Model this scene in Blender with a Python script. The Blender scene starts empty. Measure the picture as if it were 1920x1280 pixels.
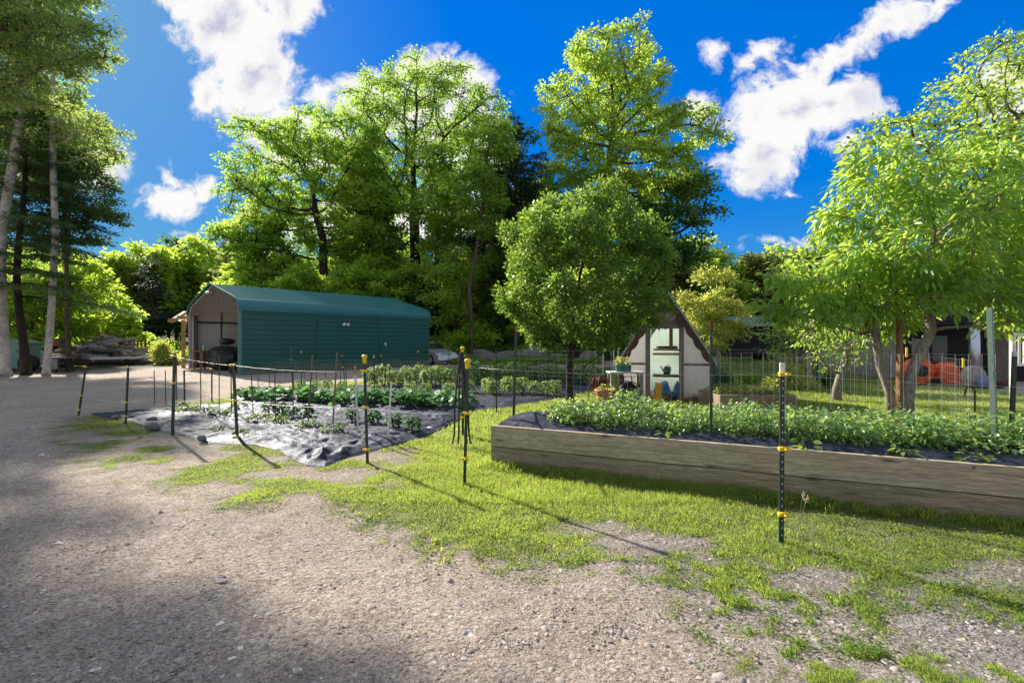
import bpy, math, random, colorsys
import numpy as np
from mathutils import Vector, Matrix
random.seed(7); RNG = np.random.default_rng(7)
S = bpy.context.scene; COL = S.collection
F = 900.0; H = 1.5          # photo focal length in pixels, eye height in metres
R = math.radians
SUN_AZ = R(-43.5); SUN_EL = R(30)

def G(px, py):              # ground point seen at that direction
    Y = H * F / (py - 640.0); return ((px - 960) / F * Y, Y)
def W(px, py, Y): return ((px - 960) / F * Y, Y, H + (640 - py) / F * Y)
def sstep(a, b, x):
    t = np.clip((x - a) / (b - a), 0, 1); return t * t * (3 - 2 * t)
def terr(x, y):
    x = np.asarray(x, float); y = np.asarray(y, float)
    z = 0.55 * sstep(17, 26, y) * sstep(6, 12, x)
    z = z + 7.0 * sstep(70, 160, y) + 30 * sstep(150, 500, y)
    return z
def T0(x, y): return float(terr(x, y))
def vnoise(x, y, s, seed=0):
    x = np.asarray(x, float) / s; y = np.asarray(y, float) / s
    xi = np.floor(x).astype(np.int64); yi = np.floor(y).astype(np.int64); fx = x - xi; fy = y - yi
    fx = fx * fx * (3 - 2 * fx); fy = fy * fy * (3 - 2 * fy)
    def h(a, b):
        n = (a * 374761393 + b * 668265263 + seed * 974711) & 0x7fffffff
        n = ((n ^ (n >> 13)) * 1274126177) & 0x7fffffff
        return ((n ^ (n >> 16)) & 0xffff) / 65535.0
    return (h(xi, yi) * (1 - fx) + h(xi + 1, yi) * fx) * (1 - fy) + (h(xi, yi + 1) * (1 - fx) + h(xi + 1, yi + 1) * fx) * fy
def fbm(x, y, s, seed=0, o=4):
    r = 0; a = .5; t = 0
    for k in range(o): r = r + a * vnoise(x, y, s / 2 ** k, seed + k * 17); t += a; a *= .55
    return r / t
def polysd(x, y, poly):     # signed distance, positive inside
    P = np.array(poly, float); x = np.asarray(x, float); y = np.asarray(y, float)
    ins = np.zeros(x.shape, bool); dm = np.full(x.shape, 1e9); n = len(P)
    for i in range(n):
        ax, ay = P[i]; bx, by = P[(i + 1) % n]
        dx, dy = bx - ax, by - ay
        t = np.clip(((x - ax) * dx + (y - ay) * dy) / (dx * dx + dy * dy + 1e-12), 0, 1)
        dm = np.minimum(dm, np.hypot(x - ax - t * dx, y - ay - t * dy))
        if ay != by:
            c = ((ay > y) != (by > y)) & (x < dx * (y - ay) / (dy) + ax); ins ^= c
    return np.where(ins, dm, -dm)

# ------------------------------------------------------------------ objects
def tag(o, label=None, cat=None, group=None, kind=None):
    if label: o['label'] = label
    if cat: o['category'] = cat
    if group: o['group'] = group
    if kind: o['kind'] = kind
    return o
def thing(name, loc, label, cat, rz=0, group=None):
    o = bpy.data.objects.new(name, None); COL.objects.link(o)
    o.location = loc; o.rotation_euler = (0, 0, rz); o.empty_display_size = .1
    return tag(o, label, cat, group)
def worldmat(o):
    m = Matrix.Identity(4)
    while o is not None:
        b = Matrix.Translation(o.location) @ o.rotation_euler.to_matrix().to_4x4() @ Matrix.Diagonal((*o.scale, 1))
        m = b @ m; o = o.parent
    return m
def copy_tree(o, parent=None):
    c = o.copy(); COL.objects.link(c); c.parent = parent
    for ch in list(o.children): copy_tree(ch, c)
    return c
def link(name, me, mats, parent=None):
    o = bpy.data.objects.new(name, me); COL.objects.link(o)
    for m in (mats if isinstance(mats, (list, tuple)) else [mats]): me.materials.append(m)
    if parent is not None: o.parent = parent
    return o

class MB:
    def __init__(s): s.v = []; s.f = []; s.m = []; s.cur = 0
    def add(s, vs, fs):
        b = len(s.v); s.v += [tuple(p) for p in vs]; s.f += [tuple(b + i for i in f) for f in fs]; s.m += [s.cur] * len(fs); return s
    def boxm(s, M, sx, sy, sz):
        vs = [M @ Vector((x * sx / 2, y * sy / 2, z * sz / 2)) for x in (-1, 1) for y in (-1, 1) for z in (-1, 1)]
        return s.add(vs, [(0, 1, 3, 2), (4, 6, 7, 5), (0, 4, 5, 1), (2, 3, 7, 6), (0, 2, 6, 4), (1, 5, 7, 3)])
    def box(s, c, d, rz=0, rx=0, ry=0):
        return s.boxm(Matrix.Translation(c) @ Matrix.Rotation(rz, 4, 'Z') @ Matrix.Rotation(ry, 4, 'Y') @ Matrix.Rotation(rx, 4, 'X'), *d)
    def beam(s, p0, p1, w, h):
        p0 = Vector(p0); p1 = Vector(p1); d = p1 - p0; q = d.to_track_quat('X', 'Z')
        return s.boxm(Matrix.Translation((p0 + p1) / 2) @ q.to_matrix().to_4x4(), d.length, w, h)
    def tube(s, pts, r, n=6, cap=True):
        pts = [Vector(p) for p in pts]; k = len(pts)
        if not isinstance(r, (list, tuple)): r = [r] * k
        t = (pts[1] - pts[0]).normalized(); a = Vector((1, 0, 0)) if abs(t.x) < .8 else Vector((0, 1, 0))
        u = (a - t * a.dot(t)).normalized(); vs = []
        for i in range(k):
            t = (pts[min(i + 1, k - 1)] - pts[max(i - 1, 0)])
            if t.length < 1e-9: t = Vector((0, 0, 1))
            t.normalize(); u = u - t * u.dot(t)
            u = u.normalized() if u.length > 1e-6 else t.orthogonal().normalized()
            w = t.cross(u)
            for j in range(n):
                an = 2 * math.pi * j / n; vs.append(pts[i] + (u * math.cos(an) + w * math.sin(an)) * r[i])
        fs = [(i * n + j, i * n + (j + 1) % n, (i + 1) * n + (j + 1) % n, (i + 1) * n + j) for i in range(k - 1) for j in range(n)]
        if cap: fs += [tuple(range(n))[::-1], tuple((k - 1) * n + j for j in range(n))]
        return s.add(vs, fs)
    def lathe(s, c, prof, n=20, M=None, cap=True):
        M = M or Matrix.Identity(4); vs = []
        for r, z in prof:
            for j in range(n):
                a = 2 * math.pi * j / n; vs.append(Vector(c) + M @ Vector((r * math.cos(a), r * math.sin(a), z)))
        k = len(prof)
        fs = [(i * n + j, i * n + (j + 1) % n, (i + 1) * n + (j + 1) % n, (i + 1) * n + j) for i in range(k - 1) for j in range(n)]
        if cap: fs += [tuple(range(n))[::-1], tuple((k - 1) * n + j for j in range(n))]
        return s.add(vs, fs)
    def blob(s, c, rad, seed=0, amp=.2, nu=14, nv=9, rz=0):
        rs = random.Random(seed); ks = [(Vector((rs.gauss(0, 1), rs.gauss(0, 1), rs.gauss(0, 1))).normalized(), rs.uniform(.5, 1)) for _ in range(9)]
        vs = []; ca, sa = math.cos(rz), math.sin(rz)
        for i in range(nv + 1):
            th = math.pi * i / nv
            for j in range(nu):
                ph = 2 * math.pi * j / nu; d = Vector((math.sin(th) * math.cos(ph), math.sin(th) * math.sin(ph), math.cos(th)))
                m = min([1.0] + [w * 1.05 / max(d.dot(k), .01) for k, w in ks if d.dot(k) > .3])
                m = 1 - amp * 2 * (1 - m) if m < 1 else 1
                x, y, z = d.x * rad[0] * m, d.y * rad[1] * m, d.z * rad[2] * m
                vs.append((c[0] + x * ca - y * sa, c[1] + x * sa + y * ca, c[2] + z))
        fs = [(i * nu + j, (i + 1) * nu + j, (i + 1) * nu + (j + 1) % nu, i * nu + (j + 1) % nu) for i in range(nv) for j in range(nu)]
        return s.add(vs, fs)
    def extr(s, prof, y0, y1, axis='Y', close=True):   # closed profile in XZ extruded along Y
        n = len(prof); vs = [(x, y0, z) for x, z in prof] + [(x, y1, z) for x, z in prof]
        fs = [(i, (i + 1) % n, n + (i + 1) % n, n + i) for i in range(n if close else n - 1)]
        if close: fs += [tuple(range(n))[::-1], tuple(range(n, 2 * n))]
        return s.add(vs, fs)
    def build(s, name, mats, parent=None, smooth=False, world=False, bevel=0):
        me = bpy.data.meshes.new(name); v = s.v
        if world and parent is not None:
            inv = worldmat(parent).inverted(); v = [inv @ Vector(p) for p in v]
        me.from_pydata([tuple(p) for p in v], [], s.f)
        if isinstance(mats, (list, tuple)) and len(mats) > 1: me.polygons.foreach_set('material_index', s.m)
        if smooth: me.polygons.foreach_set('use_smooth', [True] * len(me.polygons))
        me.update(); o = link(name, me, mats, parent)
        if bevel:
            b = o.modifiers.new('bevel', 'BEVEL'); b.width = bevel; b.segments = 2; b.limit_method = 'ANGLE'
        return o

def mesh_np(name, V, loops, starts, attrs=None):
    me = bpy.data.meshes.new(name)
    me.vertices.add(len(V)); me.loops.add(len(loops)); me.polygons.add(len(starts))
    me.vertices.foreach_set('co', np.ascontiguousarray(V, dtype=np.float32).ravel())
    me.loops.foreach_set('vertex_index', np.ascontiguousarray(loops, dtype=np.int32))
    me.polygons.foreach_set('loop_start', np.ascontiguousarray(starts, dtype=np.int32))
    for k, (dom, a) in (attrs or {}).items():
        at = me.attributes.new(k, 'FLOAT', dom); at.data.foreach_set('value', np.ascontiguousarray(a, dtype=np.float32))
    me.update(calc_edges=True); return me
def grid_mesh(name, X, Y, Z, attrs=None, smooth=True):
    n, m = X.shape; V = np.stack([X, Y, Z], -1).reshape(-1, 3)
    I = np.arange(n * m).reshape(n, m)
    q = np.stack([I[:-1, :-1], I[:-1, 1:], I[1:, 1:], I[1:, :-1]], -1).reshape(-1)
    me = mesh_np(name, V, q, np.arange(0, len(q), 4), attrs)
    if smooth: me.polygons.foreach_set('use_smooth', np.ones(len(q) // 4, bool))
    return me
def unit(a): return a / (np.linalg.norm(a, axis=-1, keepdims=True) + 1e-9)
def leaf_mesh(name, P, D, N, L, Wd, v, kind='diamond', droop=0.0):
    n = len(P); D = unit(D); Sd = unit(np.cross(D, N)); N = unit(np.cross(Sd, D))
    L = np.broadcast_to(L, (n,))[:, None]; Wd = np.broadcast_to(Wd, (n,))[:, None]
    if kind == 'diamond':
        V = np.stack([P, P + D * L * .42 + Sd * Wd * .5 + N * Wd * .12, P + D * L - N * L * .05, P + D * L * .42 - Sd * Wd * .5 + N * Wd * .12], 1).reshape(-1, 3)
        return mesh_np(name, V, np.arange(4 * n), np.arange(0, 4 * n, 4), {'v': ('FACE', v)})
    if kind == 'blade':
        V = np.stack([P - Sd * Wd * .5, P + Sd * Wd * .5, P + D * L], 1).reshape(-1, 3)
        return mesh_np(name, V, np.arange(3 * n), np.arange(0, 3 * n, 3), {'v': ('FACE', v)})
    if kind == 'long':
        Z = np.zeros_like(P); Z[:, 2] = -1
        a = P + D * L * .33 + Z * L * droop * .1; b = P + D * L * .68 + Z * L * droop * .42; c = P + D * L * .95 + Z * L * droop * .95
        V = np.stack([P, a + Sd * Wd * .5, a - N * Wd * .15, a - Sd * Wd * .5, b + Sd * Wd * .4, b - N * Wd * .12, b - Sd * Wd * .4, c], 1).reshape(-1, 3)
        lp = np.array([0, 1, 2, 0, 2, 3, 1, 4, 5, 2, 2, 5, 6, 3, 4, 7, 5, 5, 7, 6]); st = np.array([0, 3, 6, 10, 14, 17])
        lo = (lp[None] + 8 * np.arange(n)[:, None]).ravel(); ss = (st[None] + 20 * np.arange(n)[:, None]).ravel()
        return mesh_np(name, V, lo, ss, {'v': ('FACE', np.repeat(v, 6))})
    if kind == 'round':
        k = 7; vs = []
        for i in range(k):
            a = math.pi * (.12 + 1.76 * i / (k - 1)); rr = (1 - .18 * (i % 2)) * .55
            vs.append(P + D * L * (.5 - rr * math.cos(a)) + Sd * Wd * rr * math.sin(a) + N * Wd * .1 * abs(math.sin(a)))
        V = np.stack([P + D * L * .12] + vs, 1).reshape(-1, 3); m = k + 1
        lo = (np.arange(m)[None] + m * np.arange(n)[:, None]).ravel()
        return mesh_np(name, V, lo, np.arange(0, m * n, m), {'v': ('FACE', v)})

# ------------------------------------------------------------------ materials
class NT:
    def __init__(s, name):
        s.mat = bpy.data.materials.new(name); s.mat.use_nodes = True; s.t = s.mat.node_tree
        s.b = s.t.nodes['Principled BSDF']; s.out = s.t.nodes['Material Output']
    def n(s, typ, **kw):
        nd = s.t.nodes.new(typ)
        for k, v in kw.items():
            if k in nd.inputs.keys() if isinstance(k, str) else False: pass
            setattr(nd, k, v)
        return nd
    def l(s, a, b): s.t.links.new(a, b)
    def noise(s, scale, detail=4, rough=.6, vec=None, dist=0):
        nd = s.n('ShaderNodeTexNoise'); nd.inputs['Scale'].default_value = scale; nd.inputs['Detail'].default_value = detail
        nd.inputs['Roughness'].default_value = rough; nd.inputs['Distortion'].default_value = dist
        if vec is not None: s.l(vec, nd.inputs['Vector'])
        return nd.outputs['Fac']
    def coord(s, which='Object', scale=None, rot=None):
        c = s.n('ShaderNodeTexCoord').outputs[which]
        if scale or rot:
            m = s.n('ShaderNodeMapping'); s.l(c, m.inputs['Vector'])
            if scale: m.inputs['Scale'].default_value = scale
            if rot: m.inputs['Rotation'].default_value = rot
            c = m.outputs[0]
        return c
    def ramp(s, fac, stops):
        r = s.n('ShaderNodeValToRGB'); e = r.color_ramp.elements
        while len(e) < len(stops): e.new(.5)
        for i, (p, c) in enumerate(stops): e[i].position = p; e[i].color = (*c, 1) if len(c) == 3 else c
        s.l(fac, r.inputs[0]); return r.outputs[0]
    def mix(s, fac, a, b, blend='MIX'):
        m = s.n('ShaderNodeMix', data_type='RGBA', blend_type=blend)
        for sock, val in ((m.inputs[0], fac), (m.inputs[6], a), (m.inputs[7], b)):
            if hasattr(val, 'links'): s.l(val, sock)
            elif isinstance(val, (int, float)): sock.default_value = val
            else: sock.default_value = (*val, 1)
        return m.outputs[2]
    def math(s, op, a, b=0.0, c=0.0, clamp=False):
        m = s.n('ShaderNodeMath', operation=op, use_clamp=clamp)
        for i, x in enumerate((a, b, c)):
            if hasattr(x, 'links'): s.l(x, m.inputs[i])
            else: m.inputs[i].default_value = x
        return m.outputs[0]
    def bump(s, h, strength=.3, dist=.01, normal=None):
        b = s.n('ShaderNodeBump'); b.inputs['Strength'].default_value = strength; b.inputs['Distance'].default_value = dist
        s.l(h, b.inputs['Height'])
        if normal is not None: s.l(normal, b.inputs['Normal'])
        return b.outputs[0]
    def attr(s, name):
        a = s.n('ShaderNodeAttribute'); a.attribute_name = name; return a.outputs['Fac']
    def set(s, **kw):
        names = dict(col='Base Color', rough='Roughness', metal='Metallic', nor='Normal', spec='Specular IOR Level', trans='Transmission Weight', alpha='Alpha', coat='Coat Weight')
        for k, v in kw.items():
            i = s.b.inputs[names[k]]
            if hasattr(v, 'links'): s.l(v, i)
            elif isinstance(v, tuple): i.default_value = (*v, 1)
            else: i.default_value = v
        return s.mat

def M_paint(name, c, rough=.5, metal=0.0, var=.25, scale=6, bump=.1, dirt=None, spec=.5):
    t = NT(name); co = t.coord(); n = t.noise(scale, 5, .65, co); n2 = t.noise(scale * 9, 3, .6, co)
    d = dirt or tuple(x * .55 for x in c)
    col = t.mix(t.ramp(n, [(.35, (0, 0, 0)), (.75, (1, 1, 1))]), c, tuple(c[i] * (1 - var) + d[i] * var for i in range(3)))
    col = t.mix(t.math('MULTIPLY', n2, var * .8), col, d)
    return t.set(col=col, rough=rough, metal=metal, spec=spec, nor=t.bump(n2, bump, .004))
def M_leaf(name, c, tr, tw=.45, var=.35, dark=.5, rough=.45, tip=None, gloss=0):
    c = (c[0] * 1.22, c[1] * 1.13, c[2] * 1.3 + .008); tr = (min(.85, tr[0] * 1.5), min(.85, tr[1] * 1.24), tr[2] * 1.25 + .03); t = NT(name); v = t.attr('v'); co = t.coord('Object'); n = t.noise(.8, 2, .5, co)
    f = t.math('ADD', t.math('MULTIPLY', v, .6), t.math('MULTIPLY', n, .4))
    def sc(c, k): return tuple(min(1, x * k) for x in c)
    yel = (c[0] * 1.3, c[1] * 1.2, c[2])
    st = [(.15, sc(c, 1 - dark)), (.5, c), (.8, sc(yel, 1 + var * .3))]
    if tip: st.append((.97, tip))
    col = t.ramp(f, st)
    ytr = (tr[0] * 1.12, tr[1] * 1.08, tr[2])
    st2 = [(.15, sc(tr, 1 - dark * .8)), (.5, tr), (.8, sc(ytr, 1 + var * .3))]
    if tip: st2.append((.97, sc(tip, 1.6)))
    tc = t.ramp(f, st2)
    t.set(col=col, rough=.36 if gloss else max(rough, .55), spec=gloss or .18)
    tb = t.n('ShaderNodeBsdfTranslucent'); t.l(tc, tb.inputs[0])
    mx = t.n('ShaderNodeMixShader'); mx.inputs[0].default_value = tw
    t.l(t.b.outputs[0], mx.inputs[1]); t.l(tb.outputs[0], mx.inputs[2]); t.l(mx.outputs[0], t.out.inputs[0])
    return t.mat
def M_bark(name, c1, c2, scale=4, birch=False):
    t = NT(name)
    co = t.coord('Object', (1, 1, .25) if not birch else (.6, .6, 3.2)); n = t.noise(scale * 4, 6, .7, co, .4); big = t.noise(1.3, 3, .6, t.coord())
    if birch: col = t.ramp(n, [(.36, c2), (.44, tuple(.5 * (a + b) for a, b in zip(c1, c2))), (.5, c1), (.8, tuple(x * .85 for x in c1))])
    else: col = t.ramp(n, [(.3, c2), (.62, c1)])
    col = t.mix(t.ramp(big, [(.45, (0, 0, 0)), (.7, (.6, .6, .6))]), col, c2)
    return t.set(col=col, rough=.9, spec=.2, nor=t.bump(n, .7, .03))
def M_wood(name, c1, c2, axis='X', scale=3, knots=True, rough=.8, bump=.3):
    t = NT(name); sc = {'X': (.6, 11, 11), 'Y': (11, .6, 11), 'Z': (11, 11, .6)}[axis]
    co = t.coord('Object', sc); n = t.noise(scale, 7, .65, co, .8); big = t.noise(.9 * scale, 3, .6, t.coord('Object'))
    fine = t.noise(scale * 6, 4, .7, co, .2)
    col = t.ramp(n, [(.3, c2), (.5, c1), (.75, tuple(min(1, x * 1.25) for x in c1))])
    col = t.mix(t.ramp(fine, [(.45, (.55, .55, .55)), (.6, (0, 0, 0))]), col, tuple(x * .5 for x in c2))
    if knots:
        ks = {'X': (.7, 0, 3.4), 'Y': (0, .7, 3.4), 'Z': (3.4, 0, .7)}[axis]
        vo = t.n('ShaderNodeTexVoronoi'); vo.inputs['Scale'].default_value = 1.25; vo.voronoi_dimensions = '2D'; t.l(t.coord('Object', ks, (R(90), 0, 0)), vo.inputs['Vector'])
        col = t.mix(t.ramp(vo.outputs['Distance'], [(.025, (.95, .95, .95)), (.06, (.35, .35, .35)), (.11, (0, 0, 0))]), col, tuple(x * .35 for x in c2))
    col = t.mix(t.ramp(big, [(.4, (0, 0, 0)), (.75, (.6, .6, .6))]), col, tuple(x * .55 for x in c1))
    return t.set(col=col, rough=rough, spec=.25, nor=t.bump(fine, bump, .004))

# ------------------------------------------------------------------ tree growth (space colonisation)
def env_points(blobs, n, rs, clump=(24, .9, .45), shell=.55):
    """blobs: (x,y,z,rx,ry,rz,weight) ; attractors gathered in flattened clumps inside the union"""
    w = np.array([b[3] * b[4] * b[5] * (b[6] if len(b) > 6 else 1) for b in blobs]) ; w = w / w.sum()
    nc, cr, cz = clump
    def inside(k):
        i = rs.choice(len(blobs), k, p=w); d = unit(rs.normal(size=(k, 3))); r = rs.random(k) ** (1 / 3 * (1 - shell * .6))
        B = np.array([b[:6] for b in blobs])[i]
        return B[:, :3] + d * r[:, None] * B[:, 3:6]
    C = inside(nc * 2)[:nc]; i = rs.integers(0, nc, n)
    P = C[i] + rs.normal(size=(n, 3)) * np.array([cr, cr, cz]) * .6
    k = n // 5; P[:k] = inside(k)
    return P
def grow(trunk, att, D, dk, rs, iters=160, jitter=.12, up=.0):
    pos = [np.array(p, float) for p in trunk]; par = [i - 1 for i in range(len(trunk))]
    pos = np.array(pos); A = att.copy()
    near = np.full(len(A), 0); nd = np.full(len(A), 1e9)
    def upd(lo, pos):
        nonlocal near, nd
        d = np.linalg.norm(A[:, None] - pos[None, lo:], axis=2); j = d.argmin(1); dj = d[np.arange(len(A)), j]
        c = dj < nd; near = np.where(c, j + lo, near); nd = np.where(c, dj, nd)
    upd(0, pos); seen = {}
    for _ in range(iters):
        if len(A) == 0: break
        u, inv = np.unique(near, return_inverse=True)
        dv = unit(A - pos[near]); acc = np.zeros((len(u), 3)); np.add.at(acc, inv, dv)
        acc = unit(acc) + rs.normal(size=acc.shape) * jitter; acc[:, 2] += up; acc = unit(acc)
        newp = pos[u] + acc * D; keep = []
        for a, b in zip(u, newp):
            key = (int(a), round(float(b[0]), 1), round(float(b[1]), 1), round(float(b[2]), 1))
            c = seen.get(int(a), 0)
            keep.append(c < 4); seen[int(a)] = c + 1
        keep = np.array(keep)
        if not keep.any(): break
        lo = len(pos); pos = np.concatenate([pos, newp[keep]]); par += [int(a) for a in u[keep]]
        upd(lo, pos); al = nd > dk; A = A[al]; near = near[al]; nd = nd[al]
    return pos, np.array(par)
def skeleton(pos, par, R0, rt=.012, ex=1.95, flare=1.35):
    n = len(pos); ch = [[] for _ in range(n)]
    for i in range(n):
        if par[i] >= 0: ch[par[i]].append(i)
    a = np.zeros(n)
    for i in range(n - 1, -1, -1):
        if not ch[i]: a[i] = 1
        if par[i] >= 0: a[par[i]] += a[i]
    r = rt + (R0 - rt) * (a / a[0]) ** (1 / ex)
    zt = pos[:, 2].max(); z0 = pos[0, 2]
    r = r * (1 - .3 * np.clip((pos[:, 2] - z0) / (zt - z0), 0, 1)); r[0] *= flare
    return ch, a, r
def limbs(mb, pos, ch, r, rmin=0, nmax=9):
    st = [(0, None)]
    while st:
        i, p = st.pop(); chain = [p] if p is not None else []; chain.append(i)
        while ch[i]:
            c = sorted(ch[i], key=lambda k: -r[k]); 
            for k in c[1:]:
                if r[k] >= rmin: st.append((k, i))
            if r[c[0]] < rmin: break
            i = c[0]; chain.append(i)
        if len(chain) < 2: continue
        rr = [float(r[k]) for k in chain]
        if p is not None: rr[0] = min(rr[0], rr[1] * 1.25)
        nn = nmax if rr[0] > .09 else (6 if rr[0] > .035 else (4 if rr[0] > .018 else 3))
        mb.tube([pos[k] for k in chain], rr, nn)
def tree(name, label, cat, loc, trunk, blobs, R0, leafmat, barkmat, seed=1, natt=900, D=.4, dk=.6, nleaf=20000, L=.16, Wd=.1, clump=(24, .9, .4),
         spread=.35, flat=.55, kind='diamond', droop=0, group=None, rt=.012, tipmax=6, rmin=.008, up=0.03, updir=.6, shell=.55, hang=.0):
    rs = np.random.default_rng(seed)
    root = thing(name, loc, label, cat, 0, group)
    pos, par = grow(trunk, env_points(blobs, natt, rs, clump, shell), D, dk, rs, up=up)
    ch, a, r = skeleton(pos, par, R0, rt)
    mb = MB(); limbs(mb, pos, ch, r, rmin); mb.build('trunk', barkmat, root, smooth=True)
    tips = np.where((a <= tipmax) & (np.arange(len(pos)) >= len(trunk)))[0]
    tw = 1.0 / a[tips] ** .35; tw /= tw.sum(); i = rs.choice(tips, nleaf, p=tw)
    off = rs.normal(size=(nleaf, 3)) * np.array([1, 1, flat]) * spread
    off = off * np.minimum(1, 1.35 * spread / (np.linalg.norm(off, axis=1, keepdims=True) + 1e-9)); P = pos[i] + off * rs.random((nleaf, 1)) ** .6
    pd = unit(pos[i] - pos[par[i]]); Dv = unit(off + pd * .5 * spread + rs.normal(size=(nleaf, 3)) * .35 * spread); Dv[:, 2] -= .25 + hang
    N = rs.normal(size=(nleaf, 3)) * .6; N[:, 2] += updir
    cl = rs.random(len(pos))[i]
    v = np.clip(.5 * cl + .5 * rs.random(nleaf), 0, 1)
    s = rs.uniform(.65, 1.25, nleaf)
    me = leaf_mesh('crown', P, Dv, N, L * s, Wd * s, v, kind, droop)
    link('crown', me, leafmat, root); return root
def conifer(name, label, cat, loc, Ht, zlow, prof, leafmat, barkmat, seed=1, R0=.18, nb=90, spray=.5, dens=26, droop=.25, group=None, lean=(0, 0), az=None, needle=(.3, .07)):
    rs = np.random.default_rng(seed); root = thing(name, loc, label, cat, 0, group)
    mb = MB(); K = 12
    tp = lambda z: np.array([lean[0] * z / Ht + .12 * math.sin(z * .7 + seed), lean[1] * z / Ht + .1 * math.cos(z * .6), z])
    mb.tube([tp(Ht * k / K) for k in range(K + 1)], [R0 * (1.3 if k == 0 else 1) * (1 - .92 * k / K) for k in range(K + 1)], 9)
    P = []; Dd = []; vv = []
    for b in range(nb):
        z = zlow + (Ht - zlow) * (b / nb) ** .9 + rs.uniform(-.2, .2); a = rs.uniform(0, 2 * math.pi) if az is None else az(rs, z)
        h = min(1.0, max(0.0, (z - zlow) / (Ht - zlow))); Lb = prof(h) * rs.uniform(.65, 1.15); base = tp(min(z, Ht))
        d = np.array([math.cos(a), math.sin(a), 0]); side = np.array([-math.sin(a), math.cos(a), 0]); up0 = .35 * h
        pts = []
        for k in range(7):
            t = k / 6; pts.append(base + d * Lb * t + np.array([0, 0, Lb * (up0 * t - droop * t * t)]))
        mb.tube(pts, [max(.035 * Lb / 3 * (1 - t / 6.5), .006) for t in range(7)], 4)
        m = int(dens * Lb); bv = rs.random()
        t = rs.random(m) ** .75 * .95 + .05; x = t * 6; k = np.clip(x.astype(int), 0, 5); fr = (x - k)[:, None]; pa = np.array(pts)
        p = pa[k] * (1 - fr) + pa[k + 1] * fr
        sg = rs.choice([-1, 1], m)[:, None]; wd = (spray * Lb * .35 * (1 - .75 * np.abs(t - .35)) * rs.random(m))[:, None]
        p = p + side * sg * wd + d * wd * .5 + rs.normal(size=(m, 3)) * .05; p[:, 2] -= wd[:, 0] * .25
        P.append(p); dd = side * sg * .8 + d * .8 + rs.normal(size=(m, 3)) * .3; dd[:, 2] -= .25; Dd.append(dd); vv.append(.5 * bv + .5 * rs.random(m))
    P = np.concatenate(P); Dd = np.concatenate(Dd); vv = np.concatenate(vv); N = rs.normal(size=P.shape) * .35; N[:, 2] += 1
    s = rs.uniform(.6, 1.3, len(P))
    mb.build('trunk', barkmat, root, smooth=True)
    link('crown', leaf_mesh('crown', P, Dd, N, needle[0] * s, needle[1] * s, vv), leafmat, root); return root

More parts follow.
